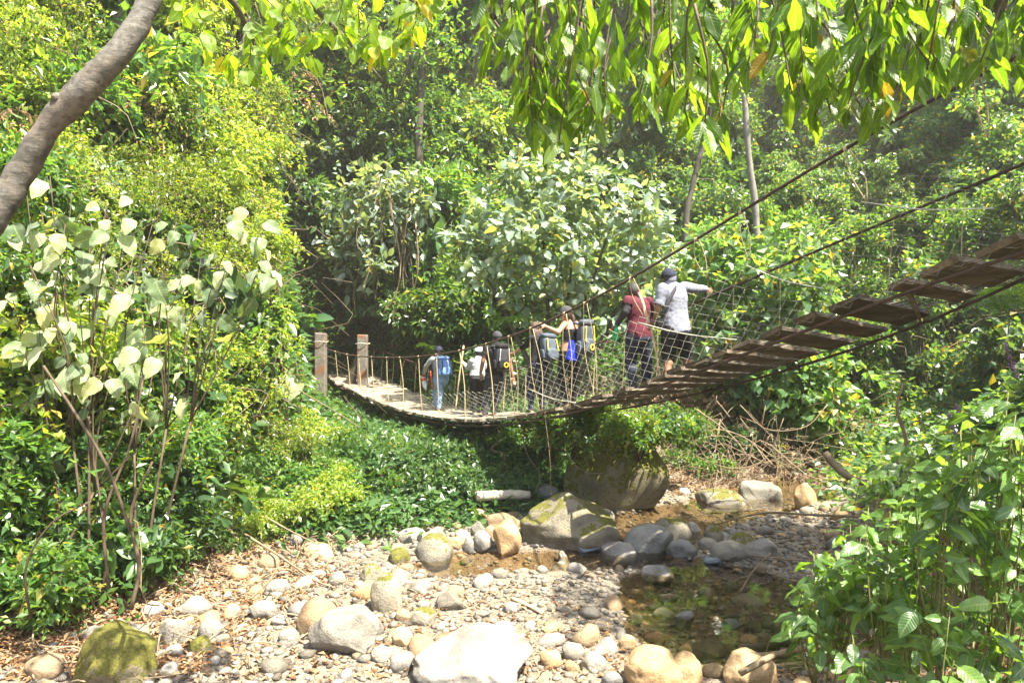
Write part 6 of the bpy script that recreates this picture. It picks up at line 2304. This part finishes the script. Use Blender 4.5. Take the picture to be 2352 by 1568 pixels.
# branch pile twigs, too many to count
mb = MB()
for (cx, cy_, sx, sy, n) in ((660, 1230, 80, 55, 90), (760, 1300, 50, 40, 40), (1950, 1500, 90, 60, 70), (300, 1500, 200, 60, 90), (500, 1330, 120, 40, 60), (1730, 1090, 120, 40, 70)):
    H = ground_hits(rng.normal(cx, sx, n), rng.normal(cy_, sy, n), 3)
    for h in H[~np.isnan(H[:, 0])]:
        a = rng.random() * 6.28; L = rng.uniform(.1, .45)
        d = np.array([math.cos(a), math.sin(a), 0]) * L / 2
        p0, p1 = h - d, h + d
        p0[2], p1[2] = float(hf(p0[0], p0[1])) + .02, float(hf(p1[0], p1[1])) + .02 + .12 * rng.random()
        mb.add(*tube(spline([p0, (p0 + p1) / 2 + (0, 0, .03) + rng.normal(size=3) * .03, p1], 5), rng.uniform(.003, .009), 4))
tag(link('twig_litter', mb.mesh('twig_litter', M['twig_dry'])), 'scattered dry twigs on both shores of the creek', None, kind='stuff')

# fallen leaves
mb = MB()
for (poly, n, lo) in (([(-60, 1180), (420, 1180), (700, 1170), (760, 1330), (420, 1568), (-60, 1568)], 12000, 3), ([(560, 1290), (1000, 1290), (1300, 1380), (1600, 1500), (1600, 1568), (300, 1568)], 2600, 3), ([(1700, 1130), (1900, 1150), (2352, 1300), (2352, 1568), (1640, 1568), (1860, 1300)], 3500, 3), ([(1520, 960), (1900, 960), (1900, 1150), (1540, 1140)], 6500, 8), ([(700, 1120), (1250, 1110), (1000, 1230), (760, 1260)], 1200, 6)):
    xs = [p[0] for p in poly]; ys = [p[1] for p in poly]
    X, Y = rng.uniform(min(xs), max(xs), n), rng.uniform(min(ys), max(ys), n)
    keep = np.array([in_poly(a, b, poly) for a, b in zip(X, Y)])
    H = ground_hits(X[keep], Y[keep], lo)
    H = H[~np.isnan(H[:, 0])]
    H = H[pool_mask(H[:, 0], H[:, 1]) < .25]
    m = len(H)
    leaves_mesh(mb, H + np.stack([0 * H[:, 0], 0 * H[:, 0], .006 + .03 * rng.random(m)], -1), norm(rng.normal(size=(m, 3)) * (1, 1, .25)), norm(rng.normal(size=(m, 3)) * .35 + (0, 0, 1)), rng.uniform(.035, .095, m), leaf_template(0, .45, .3, .2), rng.random(m))
tag(link('fallen_leaves', mb.mesh('fallen_leaves', M['leaf_dry'], False)), 'brown fallen leaves littering the banks and stones', None, kind='stuff')

# driftwood plank, stick on the gravel, logs
def lay(name, label, cat, x0, y0, x1, y1, r0, r1, mat, lift=.03, flat=1.0):
    a, b = ground_hit(x0, y0), ground_hit(x1, y1)
    pts = np.array([a, a * .6 + b * .4, a * .3 + b * .7, b]) + (0, 0, lift) + rng.normal(size=(4, 3)) * .008
    V, T = tube(spline(pts, 12), np.linspace(r0, r1, 12) * (1 + .06 * rng.normal(size=12)), 8)
    c = pts[0]
    V = V - c
    o = link(name, make_mesh(name, V, T, M[mat])); o.location = c; o.scale = (1, 1, flat)
    return tag(o, label, cat)


M['driftwood'] = solid_mat('driftwood', (.46, .40, .30), .85, .4, 8, .5)
M['wet_wood'] = solid_mat('wet_wood', (.07, .06, .05), .5, .5, 8, .5)
o = lay('driftwood_log', 'pale flattened driftwood log lying behind the large brown boulder', 'log', 1095, 1182, 1215, 1176, .085, .075, 'driftwood', .28)
lay('stick', 'short tan stick lying on the gravel bar', 'stick', 1177, 1380, 1244, 1412, .024, .020, 'stick', .03)
lay('log', 'dark wet log lying at the pool outlet', 'log', 1690, 1502, 1830, 1488, .05, .04, 'wet_wood', .05)
lay('log', 'grey split log beside the dark wet log', 'log', 1690, 1522, 1840, 1512, .035, .03, 'driftwood', .05)
lay('log', 'thin grey pole at the bottom right shore', 'log', 1720, 1545, 1850, 1532, .018, .016, 'driftwood', .04)
# mossy hanging vine in front of the large boulder
pts = [P(1250, 945, 10.6), P(1262, 1040, 10.4), P(1266, 1130, 10.2), P(1272, 1200, 10.0), P(1279, 1250, 9.9), P(1287, 1300, 9.8)]
thing_tube('hanging_vine', 'thin vine dangling from the bridge to the shallow water', 'vine', pts, .005, .005, 'vine', 24, 5)
mb = MB()
for k in range(150):
    t = rng.uniform(.62, 1)
    p = spline(pts, 100)[int(t * 99)]
    a_ = norm(rng.normal(size=3) + (0, 0, -1))
    leaves_mesh(mb, p[None], a_[None], norm(rng.normal(size=3))[None], np.array([rng.uniform(.02, .05)]), leaf_template(0, .35), np.array([rng.random()]))
o = link('moss_tuft', mb.mesh('moss_tuft', M['leaf_yellow'], False)); tag(o, 'yellow green moss tufts clinging to the dangling vine', 'moss', None)
for lab, pth in (('curly yellow vine dangling under the left half of the bridge', [(1140, 975, 12), (1150, 1010, 12), (1128, 1030, 12), (1160, 1045, 12), (1150, 1075, 12)]), ('long thin vine hanging below the hiker in black', [(1195, 970, 11.6), (1210, 1040, 11.6), (1240, 1090, 11.5), (1230, 1130, 11.4)]), ('thin drooping vine across the front of the moss covered boulder', [(1295, 1030, 11), (1330, 1075, 10.8), (1390, 1085, 10.8), (1440, 1040, 11)])):
    thing_tube('hanging_vine', lab, 'vine', [P(*q) for q in pth], .010, .007, 'vine', 18, 5)


# ferns
def fern_mesh(seed, n=9):
    r = np.random.default_rng(seed)
    mb = MB()
    for k in range(n):
        az = k / n * 6.28 + r.normal() * .2
        L = r.uniform(.7, 1.1)
        ts = np.linspace(0, 1, 16)
        el = r.uniform(.6, 1.1)
        pts = np.stack([np.cos(az) * ts * L, np.sin(az) * ts * L, el * ts * L - 1.05 * ts ** 2 * L], -1)
        mb.add(*tube(pts, np.linspace(.012, .003, 16), 3, False), leafrnd=0, across=0, along=0)
        d = norm(np.gradient(pts, axis=0))
        sd = norm(np.cross(d, (0, 0, 1)))
        for s in (-1, 1):
            leaves_mesh(mb, pts[2:], sd[2:] * s + d[2:] * .35, np.tile((0, 0, 1.0), (14, 1)) + .1 * r.normal(size=(14, 3)), L * .26 * np.sin(np.linspace(.5, 2.9, 14)) + .03, leaf_template(0, .3, .1, .1), r.random(14))
    return mb.mesh('fern', M['leaf_fresh'], False)


FERN = [fern_mesh(i) for i in range(3)]
for lab, x, y, Y, s in (('fern growing on the small dark moss green stone', 897, 1262, 9.6, .16), ('fern hanging on the face of the moss covered boulder', 1360, 1040, 11.3, .34), ('fern at the left edge of the moss covered boulder', 1310, 1060, 11.4, .28), ('fern on top of the moss covered boulder', 1420, 965, 11.9, .34), ('bright fern clump beneath the slate backpacks, behind the bridge', 1170, 740, 15.2, .6), ('fern beside the plank landing of the bridge', 990, 800, 17.5, .5), ('small fern on the bank below the bridge', 1010, 1060, 12.5, .3), ('fern under the leafy bushes at the right edge', 2290, 700, 8.6, .45), ('feathery fern high on the right slope below the last planks', 2330, 680, 8.4, .5)):
    o = link('fern', FERN[int(rng.integers(3))]); p = P(x, y, Y)
    o.location = p; o.scale = (s,) * 3; o.rotation_euler = (.2 * rng.normal(), .2 * rng.normal(), rng.random() * 6)
    tag(o, lab, 'fern', 'ferns')

# plants rooted on top of the huge boulder and along the deck edge
for k, (x, y, Y, key, s, lab) in enumerate(((1300, 1000, 11.6, 'low', .75, 'leafy creeper over the left shoulder of the moss covered boulder'), (1360, 985, 11.9, 'mid', .55, 'small bush on the top of the moss covered boulder'), (1440, 985, 11.8, 'low', .85, 'leafy creeper over the crown of the moss covered boulder'), (1500, 1010, 12.0, 'vine_dome', .55, 'climber on the right shoulder of the moss covered boulder'), (1560, 1000, 13.2, 'mid', .55, 'bush growing behind the moss covered boulder'), (1250, 1010, 12.9, 'mid', .5, 'bush pressed against the left side of the moss covered boulder'), (1385, 1010, 11.5, 'fine', .42, 'fine leaved creeper draping the front of the moss covered boulder'), (1470, 1030, 11.6, 'bright_drape', .4, 'yellow green creeper draping the right front of the moss covered boulder'), (1320, 1040, 11.5, 'fine', .36, 'fine leaved creeper at the left front of the moss covered boulder'))):
    put_plant('boulder_plant', key, P(x, y, Y) - (0, 0, .15), s, lab, 'plant', 'plants on the moss covered boulder')

# purple flower spikes at the right
M['purple'] = solid_mat('purple_flower', (.22, .13, .22), .8, .4, 30, 0)
for lab, pth in (('purple flower spike leaning left among the right hand leaves', [(2210, 1020, 5.6), (2190, 985, 5.6), (2178, 950, 5.6)]), ('second purple flower spike above the leafy bush', [(2250, 1010, 5.6), (2215, 970, 5.6), (2195, 930, 5.6)]), ('tall faded pink flower spike at the right edge', [(2345, 890, 5.2), (2325, 840, 5.2), (2308, 790, 5.2)])):
    sp = spline([P(*q) for q in pth], 26)
    e = empty('flower_spike', sp[0]); tag(e, lab, 'flower', 'purple flower spikes')
    V, T = tube(sp, .004, 4)
    link('stalk', make_mesh('stalk', V - sp[0], T, M['stem_green']), e)
    mb = MB()
    for p in sp[6:]:
        for m in range(5):
            V, T = ico(1)
            mb.add(V * rng.uniform(.004, .008) + p + rng.normal(size=3) * .009 - sp[0], T)
    o = link('florets', mb.mesh('florets', M['purple']), e); o['kind'] = 'stuff'

# scrap of paper on the large boulder
p = P(1300, 1166, 10.1)
r = np.random.default_rng(2)
V = np.array([(x, y, .012 * r.normal()) for y in np.linspace(-.07, .07, 5) for x in np.linspace(-.09, .09, 6)]); V[:, :2] += r.normal(size=(30, 2)) * .006
T = np.array([(j * 6 + i, j * 6 + i + 1, j * 6 + i + 7, j * 6 + i + 6) for j in range(4) for i in range(5)])
M['paper'] = solid_mat('paper', (.75, .75, .74), .8, .1, 10, .1)
o = link('paper_scrap', make_mesh('paper_scrap', V, T, M['paper'])); o.location = p; o.rotation_euler = (.15, .1, .4)
tag(o, 'crumpled white scrap lying on the large brown boulder', 'litter')
# ------------------------------------------------------------------ moist air in the valley
hz_lo, hz_hi = float(GZ.min()) - 1.0, float(GZ.max()) + 14
V, T = box(0, 41, (hz_lo + hz_hi) / 2, 140, 115, hz_hi - hz_lo)
m, nt, N, L, out = new_mat('haze')
pv = N.new('ShaderNodeVolumePrincipled')
pv.inputs['Color'].default_value = (1.0, .98, .88, 1)
pv.inputs['Density'].default_value = .0013
pv.inputs['Anisotropy'].default_value = .3
L.new(pv.outputs[0], out.inputs['Volume'])
hz = link('haze', make_mesh('haze', V, T, m, False))
tag(hz, 'thin sunlit haze filling the valley', None, kind='stuff')
